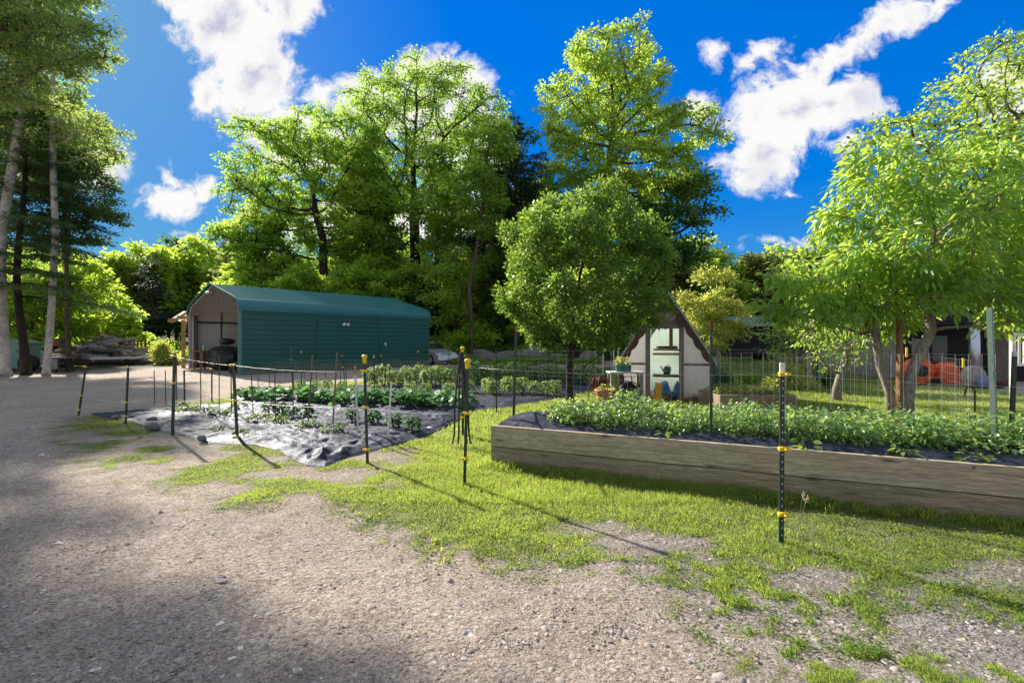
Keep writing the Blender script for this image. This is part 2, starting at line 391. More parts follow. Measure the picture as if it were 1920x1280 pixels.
# ================================================================== camera, sun, sky
cd = bpy.data.cameras.new('camera'); cam = bpy.data.objects.new('camera', cd); COL.objects.link(cam); S.camera = cam
cam.location = (0, 0, H); cam.rotation_euler = (R(90), 0, 0); cd.sensor_width = 36; cd.lens = 36 * F / 1920; cd.clip_end = 3000; cd.clip_start = .05
sunv = Vector((math.sin(SUN_AZ) * math.cos(SUN_EL), math.cos(SUN_AZ) * math.cos(SUN_EL), math.sin(SUN_EL)))
sl = bpy.data.lights.new('sun', 'SUN'); sl.energy = 5.0; sl.angle = R(.9); sl.color = (1, .94, .83)
so = bpy.data.objects.new('sun', sl); COL.objects.link(so); so.rotation_euler = sunv.to_track_quat('Z', 'Y').to_euler(); so.location = (-30, 40, 40)
EXPO = 2.15; SKY_STR = .15 / EXPO; S.cycles.film_exposure = EXPO      # camera exposure
def build_world():
    w = bpy.data.worlds.new('World'); S.world = w; w.use_nodes = True; t = w.node_tree; N = t.nodes; N.clear()
    L = t.links.new
    def nd(ty, **k):
        x = N.new(ty)
        for a, b in k.items(): setattr(x, a, b)
        return x
    def mth(op, a, b=0.0, c=0.0, clamp=False):
        m = nd('ShaderNodeMath', operation=op, use_clamp=clamp)
        for i, x in enumerate((a, b, c)):
            if hasattr(x, 'links'): L(x, m.inputs[i])
            else: m.inputs[i].default_value = x
        return m.outputs[0]
    def sm(f, a, b):
        m = nd('ShaderNodeMapRange', interpolation_type='SMOOTHSTEP'); L(f, m.inputs[0]); m.inputs[1].default_value = a; m.inputs[2].default_value = b
        return m.outputs[0]
    def mixc(f, a, b, blend='MIX'):
        m = nd('ShaderNodeMix', data_type='RGBA', blend_type=blend)
        for s_, v in ((m.inputs[0], f), (m.inputs[6], a), (m.inputs[7], b)):
            if hasattr(v, 'links'): L(v, s_)
            elif isinstance(v, (int, float)): s_.default_value = v
            else: s_.default_value = (*v, 1)
        return m.outputs[2]
    sky = nd('ShaderNodeTexSky', sky_type='NISHITA', sun_disc=False); sky.sun_elevation = SUN_EL; sky.sun_rotation = SUN_AZ
    sky.air_density = 1.0; sky.dust_density = .35; sky.ozone_density = 2.2; sky.altitude = 300
    hs = nd('ShaderNodeHueSaturation'); hs.inputs['Saturation'].default_value = 1.6; hs.inputs['Hue'].default_value = .505; hs.inputs['Value'].default_value = 1.0
    bw = nd('ShaderNodeRGBToBW'); L(sky.outputs[0], bw.inputs[0])      # soft shoulder so the glow round the sun stays blue
    gain = mth('DIVIDE', 3.5, mth('ADD', bw.outputs[0], 1.35)); vs = nd('ShaderNodeVectorMath', operation='SCALE'); L(sky.outputs[0], vs.inputs[0]); L(gain, vs.inputs['Scale']); L(vs.outputs[0], hs.inputs['Color'])
    co = nd('ShaderNodeTexCoord'); sp = nd('ShaderNodeSeparateXYZ'); L(co.outputs['Generated'], sp.inputs[0])
    yy = mth('MAXIMUM', sp.outputs[1], .05)
    u = mth('DIVIDE', sp.outputs[0], yy); v = mth('DIVIDE', sp.outputs[2], yy)
    cb = nd('ShaderNodeCombineXYZ'); L(u, cb.inputs[0]); L(v, cb.inputs[1]); uv = cb.outputs[0]
    def noise(vec, sc, det, ro=.6, out='Fac'):
        n = nd('ShaderNodeTexNoise'); n.inputs['Scale'].default_value = sc; n.inputs['Detail'].default_value = det; n.inputs['Roughness'].default_value = ro; L(vec, n.inputs['Vector']); return n.outputs[out]
    wp = nd('ShaderNodeVectorMath', operation='SUBTRACT'); L(noise(uv, 7, 3, .6, 'Color'), wp.inputs[0]); wp.inputs[1].default_value = (.5, .5, .5)
    ws = nd('ShaderNodeVectorMath', operation='SCALE'); L(wp.outputs[0], ws.inputs[0]); ws.inputs['Scale'].default_value = .09
    wa = nd('ShaderNodeVectorMath', operation='ADD'); L(uv, wa.inputs[0]); L(ws.outputs[0], wa.inputs[1]); q = wa.outputs[0]
    # cloud puffs: centre and radii on the sky, rotation
    puffs = [(430, 45, 115, 75, 0), (470, 130, 85, 95, 10), (540, 20, 55, 45, 0), (325, 5, 62, 24, 25), (400, 165, 40, 45, 0), (495, 195, 38, 28, 0), (450, -60, 160, 70, 0),
             (600, 185, 38, 30, 0), (785, 125, 62, 38, -12), (865, 155, 62, 44, 20), (730, 190, 120, 55, 0), (870, 250, 80, 90, 0), (560, 260, 120, 55, 10),
             (325, 372, 66, 34, 10), (318, 325, 18, 28, -20), (388, 350, 32, 30, 0), (365, 437, 30, 7, 8), (440, 480, 34, 26, 0), (700, 420, 160, 60, 0), (930, 430, 110, 70, 0),
             (1338, 100, 28, 20, -20), (1760, 5, 60, 22, -30), (1665, 45, 95, 34, -24), (1590, 95, 80, 32, -32), (1480, 210, 125, 75, -10), (1560, 190, 92, 45, 12), (1440, 285, 85, 55, -25),
             (1405, 340, 48, 28, -15), (1415, 118, 56, 22, -35), (1590, 275, 46, 26, 12), (1305, 195, 32, 32, 30), (1485, 357, 26, 9, 0), (1535, 458, 60, 9, 0), (1440, 455, 34, 8, 0), (1880, 180, 60, 60, 0),
             (180, 300, 60, 60, 0), (-400, 200, 250, 120, 0), (2400, 250, 300, 110, 10)]
    f = None
    for (px, py, rx, ry, ro) in puffs:
        m = nd('ShaderNodeMapping', vector_type='TEXTURE'); L(q, m.inputs[0])
        m.inputs['Location'].default_value = ((px - 960) / F, (640 - py) / F, 0); m.inputs['Rotation'].default_value = (0, 0, R(-ro)); m.inputs['Scale'].default_value = (rx * 1.18 / F, ry * 1.18 / F, 1)
        d = nd('ShaderNodeVectorMath', operation='LENGTH'); L(m.outputs[0], d.inputs[0])
        e = mth('MULTIPLY', mth('SUBTRACT', 1.0, d.outputs['Value']), min(rx, ry) / 45 if min(rx, ry) < 45 else 1.0)
        f = e if f is None else mth('SMOOTH_MAX', f, e, .25)
    n1 = noise(q, 9, 8, .62); n2 = noise(q, 34, 6, .65)
    dens = mth('ADD', f, mth('ADD', mth('MULTIPLY', mth('SUBTRACT', n1, .5), 1.5), mth('MULTIPLY', mth('SUBTRACT', n2, .5), .9)))
    a = sm(dens, -.05, .42)
    # shading: compare with density a little toward the sun
    off = nd('ShaderNodeVectorMath', operation='ADD'); L(q, off.inputs[0]); off.inputs[1].default_value = (-.035, .03, 0)
    
    sh = mth('ADD', mth('MULTIPLY', mth('SUBTRACT', noise(off.outputs[0], 5, 4, .5), noise(q, 5, 4, .5)), 2.2), mth('MULTIPLY', sm(dens, .45, 1.5), .85))
    sh = sm(sh, -.05, .85)
    cc = mixc(sh, (1.0, .99, .98), (.52, .54, .72))
    bs = nd('ShaderNodeBackground'); L(mixc(1.0, hs.outputs[0], (.45, 1.0, 1.30), 'MULTIPLY'), bs.inputs[0]); bs.inputs[1].default_value = SKY_STR
    # unseen broken cloud overhead and behind the viewer, added as fill light
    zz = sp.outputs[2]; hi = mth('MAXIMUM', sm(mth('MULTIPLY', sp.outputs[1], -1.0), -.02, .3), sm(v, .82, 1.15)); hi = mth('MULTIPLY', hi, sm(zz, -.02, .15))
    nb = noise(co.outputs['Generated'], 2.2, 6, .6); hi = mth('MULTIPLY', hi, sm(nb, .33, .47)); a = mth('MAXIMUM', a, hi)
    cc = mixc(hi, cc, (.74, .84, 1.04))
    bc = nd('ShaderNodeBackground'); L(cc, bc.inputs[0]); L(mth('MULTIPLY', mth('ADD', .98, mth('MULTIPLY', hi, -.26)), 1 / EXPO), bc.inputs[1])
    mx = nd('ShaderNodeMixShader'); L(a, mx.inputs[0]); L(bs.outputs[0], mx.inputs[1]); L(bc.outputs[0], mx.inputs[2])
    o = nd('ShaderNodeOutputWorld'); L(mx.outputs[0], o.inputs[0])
    w.cycles.sampling_method = 'MANUAL'; w.cycles.sample_map_resolution = 512
build_world()
S.view_settings.view_transform = 'Standard'; S.view_settings.look = 'None'; S.view_settings.exposure = 0
c = S.cycles; c.max_bounces = 8; c.diffuse_bounces = 5; c.glossy_bounces = 3; c.transmission_bounces = 4; c.transparent_max_bounces = 8; c.caustics_reflective = False; c.caustics_refractive = False
c.use_denoising = True; c.sample_clamp_indirect = 6

# ================================================================== materials
mDarkGreenPost = M_paint('green post paint', (.012, .035, .02), .45, 0, .5, 5, .1, (.05, .05, .045))
mPaleGreenPost = M_paint('weathered pale green post', (.11, .18, .15), .5, 0, .5, 8, .2, (.2, .22, .2))
mStud = M_paint('bare steel studs', (.55, .56, .52), .4, .4, .2)
mYellow = M_paint('yellow plastic', (.8, .55, .015), .4, 0, .15, 9, .05)
mWhite = M_paint('white paint', (.75, .74, .7), .5, 0, .3, 8, .1, (.4, .38, .34))
mSteel = M_paint('dull steel rod', (.13, .13, .13), .5, .6, .5, 9, .2, (.1, .07, .05))
mRust = M_paint('rust', (.14, .055, .03), .8, .2, .6, 14, .3, (.04, .02, .015))
mWire = M_paint('galvanised wire', (.42, .43, .42), .45, .5, .2)
mBlackRub = M_paint('black rubber', (.012, .012, .014), .45, 0, .3)
mBlack = M_paint('black paint', (.015, .015, .018), .5, 0, .4)
mStake = M_wood('garden stake wood', (.34, .2, .1), (.16, .09, .045), 'Z', 5, False)
mPaleWood = M_wood('new pale timber', (.55, .34, .13), (.4, .23, .08), 'Z', 4, False)
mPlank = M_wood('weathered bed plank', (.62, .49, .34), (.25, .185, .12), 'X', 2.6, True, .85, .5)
mPlankDark = M_wood('darker bed plank', (.44, .33, .215), (.17, .125, .08), 'X', 2.6, True, .85, .5)  # darker plank tone for lower, end and low-bed boards
mGreyBoard = M_wood('grey fence board', (.45, .41, .37), (.2, .18, .165), 'Z', 3, False, .9, .5)
mGable = M_wood('weathered gable board', (.26, .21, .17), (.06, .048, .04), 'Z', 3, False, .9, .6)
mDarkWood = M_wood('dark shed board', (.035, .03, .035), (.012, .01, .012), 'X', 3, False)
mLog = M_wood('bleached split log', (.55, .42, .32), (.2, .15, .11), 'X', 3, False, .9, .5)
mLogGrey = M_wood('grey driftwood log', (.46, .43, .44), (.1, .09, .1), 'X', 3, False, .9, .5)
mBrownTrim = M_paint('brown bargeboard', (.11, .05, .045), .6, 0, .4, 10, .2)
mMauve = M_paint('mauve grey trim', (.25, .185, .19), .6, 0, .3, 8, .1)
mPanelW = None
mRock = M_paint('grey boulder', (.2, .19, .18), .9, 0, .6, 2.5, .8, (.09, .085, .08))
mTerra = M_paint('terracotta', (.5, .2, .11), .7, 0, .3, 9, .2)
mOrange = M_paint('orange plastic', (.75, .09, .02), .4, 0, .2)
mOrangeY = M_paint('orange yellow paint', (.85, .36, .02), .5, 0, .15)
mRed = M_paint('faded red paint', (.3, .035, .03), .5, 0, .4)
mHoseR = M_paint('red brown hose', (.3, .08, .05), .4, 0, .2)
mBlue = M_paint('blue plastic bag', (.02, .25, .6), .35, 0, .25, 12, .2, (.5, .6, .7))
mTeal = M_paint('teal can', (.03, .14, .14), .35, 0, .2)
mPaleGreen = M_paint('pale green siding', (.2, .33, .28), .6, 0, .3, 3)
mGarage = M_paint('green steel siding', (.003, .095, .072), .4, 0, .22, 1.2, .04, (.012, .085, .085), .5)
_g = mGarage.node_tree; _b = _g.nodes['Principled BSDF']; _src = _b.inputs['Base Color'].links[0].from_socket
_tc = _g.nodes.new('ShaderNodeTexCoord'); _sx = _g.nodes.new('ShaderNodeSeparateXYZ'); _g.links.new(_tc.outputs['Object'], _sx.inputs[0])
_n = _g.nodes.new('ShaderNodeTexNoise'); _n.inputs['Scale'].default_value = 3.5; _n.inputs['Detail'].default_value = 6; _g.links.new(_tc.outputs['Object'], _n.inputs['Vector'])
_m = _g.nodes.new('ShaderNodeMath'); _m.operation = 'MULTIPLY_ADD'; _g.links.new(_n.outputs['Fac'], _m.inputs[0]); _m.inputs[1].default_value = -.9; _g.links.new(_sx.outputs[2], _m.inputs[2])
_r = _g.nodes.new('ShaderNodeMapRange'); _g.links.new(_m.outputs[0], _r.inputs[0]); _r.inputs[1].default_value = .12; _r.inputs[2].default_value = -.42; _r.inputs[4].default_value = .65
_x = _g.nodes.new('ShaderNodeMix'); _x.data_type = 'RGBA'; _g.links.new(_r.outputs[0], _x.inputs[0]); _g.links.new(_src, _x.inputs[6]); _x.inputs[7].default_value = (.2, .17, .14, 1); _g.links.new(_x.outputs[2], _b.inputs['Base Color'])
mRoofG = M_paint('teal green steel roof', (.002, .13, .14), .32, 0, .2, 2, .04, (.01, .17, .18), .6)  # sky reflection put into the colour, brighter and bluer than the walls
mTrimG = M_paint('blue green trim', (.08, .2, .2), .4, 0, .2)
mCream = M_paint('cream steel lining', (.85, .84, .82), .6, 0, .25, 2, .05)
mPurlin = M_paint('brown primer steel', (.07, .035, .03), .6, .2, .3)
mTrimW = M_paint('pale grey door trim', (.42, .40, .44), .5, 0, .3, 5)
mTarp = M_paint('black tarp', (.01, .012, .011), .4, 0, .3, 6, .6)
mRoofB = M_paint('blue grey steel roof', (.06, .16, .3), .35, .3, .2, 2)
mSilver = M_paint('silver car paint', (.55, .56, .6), .25, .5, .08, 3, 0, None, .6)
mGlassD = M_paint('dark glass', (.02, .025, .03), .08, 0, .1, 3, 0, None, .8)
mTyre = M_paint('tyre', (.018, .018, .018), .8, 0, .3)
mRim = M_paint('alloy rim', (.6, .6, .6), .35, .6, .2)
mString = M_paint('white string', (.7, .7, .68), .6)
def M_translucent(name, c, tw=.6, rough=.4):
    t = NT(name); n = t.noise(5, 4, .6, t.coord()); col = t.mix(n, c, tuple(x * .75 for x in c)); t.set(col=col, rough=rough, spec=.4)
    tb = t.n('ShaderNodeBsdfTranslucent'); t.l(col, tb.inputs[0]); mx = t.n('ShaderNodeMixShader'); mx.inputs[0].default_value = tw
    t.l(t.b.outputs[0], mx.inputs[1]); t.l(tb.outputs[0], mx.inputs[2]); t.l(mx.outputs[0], t.out.inputs[0]); return t.mat
mPanelW = M_translucent('frosted greenhouse panel', (.86, .81, .84), .7)
mLeanRoof = M_translucent('ribbed translucent roofing', (.8, .78, .74), .5)

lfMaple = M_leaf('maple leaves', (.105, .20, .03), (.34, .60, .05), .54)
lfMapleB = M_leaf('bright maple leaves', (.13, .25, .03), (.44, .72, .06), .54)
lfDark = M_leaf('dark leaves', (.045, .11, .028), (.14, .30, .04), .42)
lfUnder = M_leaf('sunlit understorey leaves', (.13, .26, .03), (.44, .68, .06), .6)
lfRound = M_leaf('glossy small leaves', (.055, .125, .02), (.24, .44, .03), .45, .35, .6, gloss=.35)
lfPeach = M_leaf('peach leaves', (.11, .25, .045), (.42, .66, .06), .5, .3, .45, .42, (.26, .13, .03), gloss=.6)
lfBirch = M_leaf('birch leaves', (.10, .19, .05), (.32, .50, .09), .5)
lfNeedle = M_leaf('hemlock needles', (.04, .085, .03), (.12, .24, .05), .45); lfNeedle.node_tree.nodes['Principled BSDF'].inputs['Specular IOR Level'].default_value = 0; lfNeedle.node_tree.nodes['Principled BSDF'].inputs['Roughness'].default_value = .9
lfPine = M_leaf('pine needles', (.035, .075, .03), (.08, .15, .04), .3)
lfYoung = M_leaf('pale young leaves', (.2, .28, .06), (.5, .62, .1), .5)
lfTomato = M_leaf('vegetable leaves', (.09, .19, .055), (.26, .42, .08), .42)
lfSquash = M_leaf('squash leaves', (.045, .14, .055), (.12, .32, .06), .35)
lfPepper = M_leaf('pepper leaves', (.025, .09, .02), (.08, .25, .03), .35)
lfBed = M_leaf('strawberry leaves', (.10, .20, .06), (.3, .5, .09), .42, gloss=.5)
lfGrass = M_leaf('grass blades', (.13, .21, .04), (.42, .58, .06), .5, .4, .45, .5, (.4, .32, .14))
lfTurf = M_leaf('turf blades', (.11, .19, .045), (.36, .52, .07), .5, .4, .62, .5, (.42, .34, .16))
lfWeed = M_leaf('weed leaves', (.09, .17, .03), (.25, .4, .04), .45)
lfShade = M_leaf('shaded green leaves', (.05, .11, .03), (.17, .32, .045), .45)
bkBirch = M_bark('birch bark', (.62, .58, .54), (.06, .045, .04), 4, True)
bkGrey = M_bark('grey brown bark', (.14, .115, .09), (.04, .032, .026), 5)
bkDark = M_bark('dark bark', (.06, .05, .042), (.018, .015, .013), 5)
bkPale = M_bark('pale smooth bark', (.34, .31, .27), (.13, .11, .09), 4)
bkFruit = M_bark('fruit tree bark', (.42, .35, .28), (.10, .08, .065), 7)

# ================================================================== ground
lawn = [(110, 800), (160, 780), (250, 770), (330, 758), (450, 742), (480, 727), (700, 714), (860, 706), (1000, 702), (1130, 690), (1290, 682), (1400, 680)]
lawn_ground = [G(*p) for p in lawn] + [(14, 27), (22, 22)] + [G(*p) for p in [(1715, 712), (1920, 742)]] + [(16, 7), (16, 0), (3, 0)] + \
    [G(*p) for p in [(1880, 1500), (1760, 1330), (1600, 1245), (1480, 1175), (1400, 1135), (1250, 1075), (1100, 1040), (960, 1065), (850, 1030), (740, 985), (640, 950), (560, 930), (470, 948), (400, 945), (330, 900), (240, 890), (170, 850)]]
park = [G(1715, 742), G(1920, 772), (16, 8), (26, 6), (60, 10), (60, 24), (24, 24), G(1715, 716)]   # pale yard on the far right
def grass_density(x, y):
    sd = polysd(x, y, lawn_ground)
    wide = .16 + .42 * sstep(.2, 2.2, x) * sstep(6, 3, y)
    n = fbm(x, y, .9, 5); n2 = fbm(x, y, .28, 9, 3); n3 = fbm(x, y, .09, 19, 2)
    d = sstep(-.9, 1.25, sd / wide * .5 + (n - .5) * 1.1 + (n2 - .5) * 1.3 + (n3 - .5) * 2.0 + .5) ** 1.1
    lr = (.35 * sstep(4.8, 3.8, y) + .65 * sstep(3.3, 2.3, y - .12 * x)) * sstep(-.6, .8, x)          # thin, mottled turf in the near right
    mot = sstep(.30, .72, n2 * .3 + n3 * .75 + (n - .5) * .3)
    d = d * (1 - lr * (.1 + .65 * (1 - mot)))
    d = np.maximum(d, .10 * sstep(.45, .7, n3) * sstep(-1.0, .2, sd) * sstep(12, 8, y))
    for (px, py, r, w) in [(1105, 985, .20, .8), (1205, 1012, .28, .9), (1780, 1180, .26, .9), (1560, 1080, .2, .7), (1880, 1075, .2, .7), (740, 850, .0, 0)]:
        gx, gy = G(px, py)
        if r: d = d * (1 - w * sstep(r * 1.5, r * .5, np.hypot((x - gx) * .7, (y - gy) * 1.3) + (n2 - .5) * .3))
    lw = sstep(-.4, -2.2, x) * sstep(9, 7, y); d = d * (1 - lw * .8 * sstep(.56, .42, fbm(x, y, .5, 55, 4)))
    far = sstep(30, 36, y + 4 * (n - .5)) * sstep(-60, -30, x)
    return np.clip(d, 0, 1)
def gh_(x, y):
    nearw = sstep(16, 8, y) * sstep(14, 7, np.abs(x))
    return terr(x, y) + nearw * ((fbm(x, y, 1.6, 3) - .5) * .07 + (fbm(x, y, .35, 4, 3) - .5) * .03 - .02)
def ground():
    def axis(a, b, st, ends_neg, ends_pos, g=1.07):
        core = list(np.arange(a, b, st)); lo = []; s = st; x = a
        while x > ends_neg: s *= g; x -= s; lo.append(x)
        hi = []; s = st; x = core[-1]
        while x < ends_pos: s *= g; x += s; hi.append(x)
        return np.array(lo[::-1] + core + hi)
    xs = axis(-4.5, 5.5, .06, -1500, 1500); ys = axis(1.2, 9.5, .06, -900, 2500, 1.06)
    X, Y = np.meshgrid(xs, ys); g = grass_density(X, Y); Z = terr(X, Y)
    nearw = sstep(16, 8, Y) * sstep(14, 7, np.abs(X))
    Z = gh_(X, Y) + nearw * ((np.abs(fbm(X, Y, .17, 8, 3) - .5)) * -.03 * (1 - g))
    wood = sstep(34, 40, Y + 5 * (fbm(X, Y, 9, 2) - .5)) + sstep(20, 24, -X * .9 + Y * .12 + 3 * (fbm(X, Y, 4, 12) - .5)) * sstep(20, 24, Y)
    tan = 1 - sstep(2.2, 3.8, Y * .0 + np.abs(0)) if False else np.clip(.25 + .9 * sstep(3.2, -1.2, X + .25 * (Y - 3)) * 1.0 + (fbm(X, Y, 1.2, 21) - .5) * 1.1, 0, 1)
    tan = np.where(Y > 17, np.clip(tan + .4, 0, 1), tan)
    yard = sstep(-.3, .3, polysd(X, Y, park))
    me = grid_mesh('ground', X, Y, Z, {'grass': ('POINT', g.ravel()), 'wood': ('POINT', np.clip(wood, 0, 1).ravel()), 'tan': ('POINT', tan.ravel()), 'yard': ('POINT', yard.ravel())})
    t = NT('ground'); co = t.coord('Object'); cs = t.coord('Object', (1, 1, .2))
    ga, wa, ta, ya = t.attr('grass'), t.attr('wood'), t.attr('tan'), t.attr('yard')
    big = t.noise(.6, 5, .6, cs); mid = t.noise(7, 6, .7, cs); fine = t.noise(60, 5, .75, cs); fin2 = t.noise(190, 3, .7, cs)
    v1 = t.n('ShaderNodeTexVoronoi'); v1.inputs['Scale'].default_value = 70; v1.inputs['Randomness'].default_value = 1; t.l(cs, v1.inputs['Vector'])
    v2 = t.n('ShaderNodeTexVoronoi'); v2.inputs['Scale'].default_value = 26; t.l(cs, v2.inputs['Vector'])
    tanc = t.ramp(mid, [(.3, (.46, .36, .28)), (.5, (.66, .54, .44)), (.75, (.78, .68, .58))])
    grey = t.ramp(mid, [(.3, (.20, .195, .21)), (.55, (.32, .31, .325)), (.8, (.44, .43, .43))])
    base = t.mix(ta, grey, tanc)
    st = t.mix(.5, v1.outputs['Color'], (.5, .5, .5)); stc = t.n('ShaderNodeRGBToBW'); t.l(st, stc.inputs[0])
    spk = t.ramp(stc.outputs[0], [(.36, (.55, .55, .57)), (.5, (1, 1, 1)), (.66, (1.45, 1.42, 1.4))])
    base = t.mix(t.math('SUBTRACT', 1.0, t.math('MULTIPLY', ta, .45)), base, spk, 'MULTIPLY')
    base = t.mix(t.ramp(fine, [(.38, (.55, .55, .55)), (.5, (0, 0, 0))]), base, tuple(x for x in (.13, .10, .085)))
    pit0 = t.noise(6.5, 4, .75, t.coord('Object', (1, 1.9, .3), (0, 0, .7)), .8)
    base = t.mix(t.ramp(pit0, [(.29, (.95, .95, .95)), (.335, (0, 0, 0))]), base, (.07, .06, .06))
    pit = t.noise(30, 5, .8, t.coord('Object', (1, 2.1, .3), (0, 0, .6)), .5)
    base = t.mix(t.ramp(pit, [(.40, (.95, .95, .95)), (.455, (0, 0, 0))]), base, (.07, .06, .065))
    base = t.mix(t.ramp(fin2, [(.6, (0, 0, 0)), (.72, (.6, .6, .6))]), base, (.6, .56, .52))
    base = t.mix(t.math('MULTIPLY', t.ramp(big, [(.35, (0, 0, 0)), (.65, (1, 1, 1))]), .3), base, (.20, .165, .145))
    gr = t.ramp(mid, [(.3, (.05, .075, .012)), (.6, (.12, .16, .022)), (.85, (.2, .2, .04))])
    gr = t.mix(t.ramp(fine, [(.4, (.6, .6, .6)), (.6, (0, 0, 0))]), gr, (.05, .055, .02))
    ga2 = t.math('POWER', ga, 1.3); gf = t.math('MULTIPLY', ga2, t.ramp(fine, [(.3, (.6, .6, .6)), (.55, (1, 1, 1))]), clamp=True)
    base = t.mix(gf, base, gr)
    wd = t.ramp(mid, [(.3, (.02, .022, .01)), (.6, (.05, .055, .02)), (.8, (.08, .1, .025))])
    base = t.mix(wa, base, wd)
    base = t.mix(ya, base, t.ramp(mid, [(.3, (.42, .35, .28)), (.7, (.55, .47, .4))]))
    hgt = t.math('ADD', t.math('MULTIPLY', fine, .8), t.math('ADD', t.math('MULTIPLY', v2.outputs['Distance'], .55), t.math('MULTIPLY', v1.outputs['Distance'], .3)))
    t.set(col=base, rough=.95, spec=.15, nor=t.bump(t.math('ADD', hgt, t.math('MULTIPLY', t.noise(24, 6, .75, t.coord('Object', (1, 1.7, .3))), 1.3)), 1.0, .032))
    return tag(link('ground', me, t.mat), kind='structure')
GR = ground()

# plastic sheets (image-space edges turned into ground points)
def interp(pts, px): return float(np.interp(px, [p[0] for p in pts], [p[1] for p in pts]))
sh1t = [(170, 774), (255, 768), (330, 764), (420, 757), (480, 751), (560, 756), (690, 768), (800, 772), (872, 772)]
sh1b = [(170, 775), (255, 793), (300, 808), (340, 815), (390, 828), (440, 831), (480, 832), (520, 840), (545, 852), (575, 868), (610, 871), (655, 853), (705, 842), (750, 832), (800, 815), (858, 790), (872, 775)]
sh2t = [(440, 742), (480, 736), (700, 722), (900, 713), (1135, 706)]
sh2b = [(440, 749), (480, 752), (560, 757), (690, 769), (868, 773), (950, 764), (1060, 745), (1135, 728)]
def sheet(name, top, bot, n, m, amp, seed, label, mat, z0=.012):
    px = np.linspace(top[0][0], top[-1][0], n); a = np.interp(px, *zip(*top)); b = np.interp(px, *zip(*bot)); t = np.linspace(0, 1, m)
    Yt = H * F / (a - 640); Yb = H * F / (b - 640)
    Yv = Yt[None] * (1 - t[:, None]) + Yb[None] * t[:, None]; Xv = (px[None] - 960) / F * Yv
    e = np.minimum(np.minimum(t, 1 - t)[:, None] * (Yt - Yb)[None], 3) ; e = np.minimum(e, np.minimum(px - px[0], px[-1] - px)[None] / F * 9)
    wx = Xv + .5 * fbm(Xv, Yv, .9, seed + 31, 3); wy = Yv + .5 * fbm(Xv, Yv, .9, seed + 37, 3)
    rid = lambda u_, v_, sc, sd_, o_: 1 - np.abs(fbm(u_, v_, sc, sd_, o_) * 2 - 1) * 2.2
    big = rid(wx * .6 + wy * .6, wy * 2 - wx * .7, .95, seed, 3); mid = rid(wx * .7 - wy * .5, wy * 2.2 + wx * .5, .38, seed + 5, 3); sm_ = rid(wx, wy * 1.8, .13, seed + 9, 2)
    fold = amp * (.75 * big + .38 * mid + .24 * sm_)
    Z = gh_(Xv, Yv) + z0 + sstep(0, .5, e) * .02 + (.25 + .75 * sstep(0, .4, e)) * fold * .8 - (1 - sstep(0, .06, e)) * .02
    if seed == 11:
        c_ = np.exp(-(((Xv + 2.3) / .9) ** 2 + ((Yv - 6.2) / .6) ** 2)); Z = Z + c_ * sstep(0, .3, e) * (.03 + .055 * rid(wx * 1.4 + wy, wy * .9 - wx * 1.3, .5, 99, 2))
    Z = np.maximum(Z, gh_(Xv, Yv) + .006)
    me = grid_mesh(name, Xv, Yv, Z); o = link(name, me, mat); tag(o, label, 'plastic mulch'); return Z
t = NT('black mulch plastic'); co = t.coord(); n = t.noise(9, 5, .6, co, .6); n2 = t.noise(40, 4, .6, co); dd = t.noise(2.2, 4, .65, co)
dm = t.ramp(dd, [(.45, (0, 0, 0)), (.7, (1, 1, 1))])
mSheet = t.set(col=t.mix(t.math('MULTIPLY', dm, .5), (.02, .023, .04), (.055, .058, .08)), rough=t.math('ADD', t.math('MULTIPLY', dd, .25), .5), spec=.25, nor=t.bump(t.math('ADD', n, t.math('MULTIPLY', n2, .25)), .5, .02)); t.b.inputs['Specular Tint'].default_value = (.55, .65, 1, 1); mSheet = t.mat  # blue sky reflection put into the black plastic's colour and specular tint
sheet('mulch_sheet', sh1t, sh1b, 420, 170, .055, 11, 'rumpled shiny black plastic sheet over the front garden plot', mSheet)
sheet('mulch_sheet', sh2t, sh2b, 320, 120, .05, 47, 'dusty flat black plastic sheet under the rear rows of pale green plants', mSheet, .008)

# ------------------------------------------------------------------ raised bed (front)
BA = Vector((-.25, 5.87, 0)); BR = math.atan2(-.405, .914); BL = 7.2; BW = 1.25; BH = .47
bed = thing('raised_bed', BA, 'long weathered two-plank timber raised bed full of leafy plants', 'raised bed', BR)
MB().box((BL / 2, .03, BH - .125 + .002), (BL, .055, .25)).build('upper_plank', mPlank, bed, bevel=.004)
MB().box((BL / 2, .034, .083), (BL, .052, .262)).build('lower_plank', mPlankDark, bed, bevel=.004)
MB().box((BL / 2, BW - .03, BH / 2), (BL, .05, BH)).build('back_plank', mPlank, bed, bevel=.004)
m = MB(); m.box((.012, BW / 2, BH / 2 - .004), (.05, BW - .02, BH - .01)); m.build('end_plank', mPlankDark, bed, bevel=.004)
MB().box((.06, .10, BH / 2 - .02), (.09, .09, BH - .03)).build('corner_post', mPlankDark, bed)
xs = np.linspace(.04, BL - .03, 300); ys = np.linspace(.062, BW - .06, 60); X, Y = np.meshgrid(xs, ys)
e = np.minimum(Y - .062, BW - .06 - Y)
Z = BH - .035 + sstep(0, .2, e) * .05 + (1 - np.abs(fbm(X, Y * 1.5, .35, 3, 4) * 2 - 1) * 1.5) * .03 + .07 * np.exp(-((X - .45) / .3) ** 2 - ((Y - .7) / .3) ** 2)
link('weed_fabric', grid_mesh('weed_fabric', X, Y, Z), mSheet, bed)
def bedp(x, y, z=0): c, s = math.cos(BR), math.sin(BR); return (BA.x + x * c - y * s, BA.y + x * s + y * c, z)
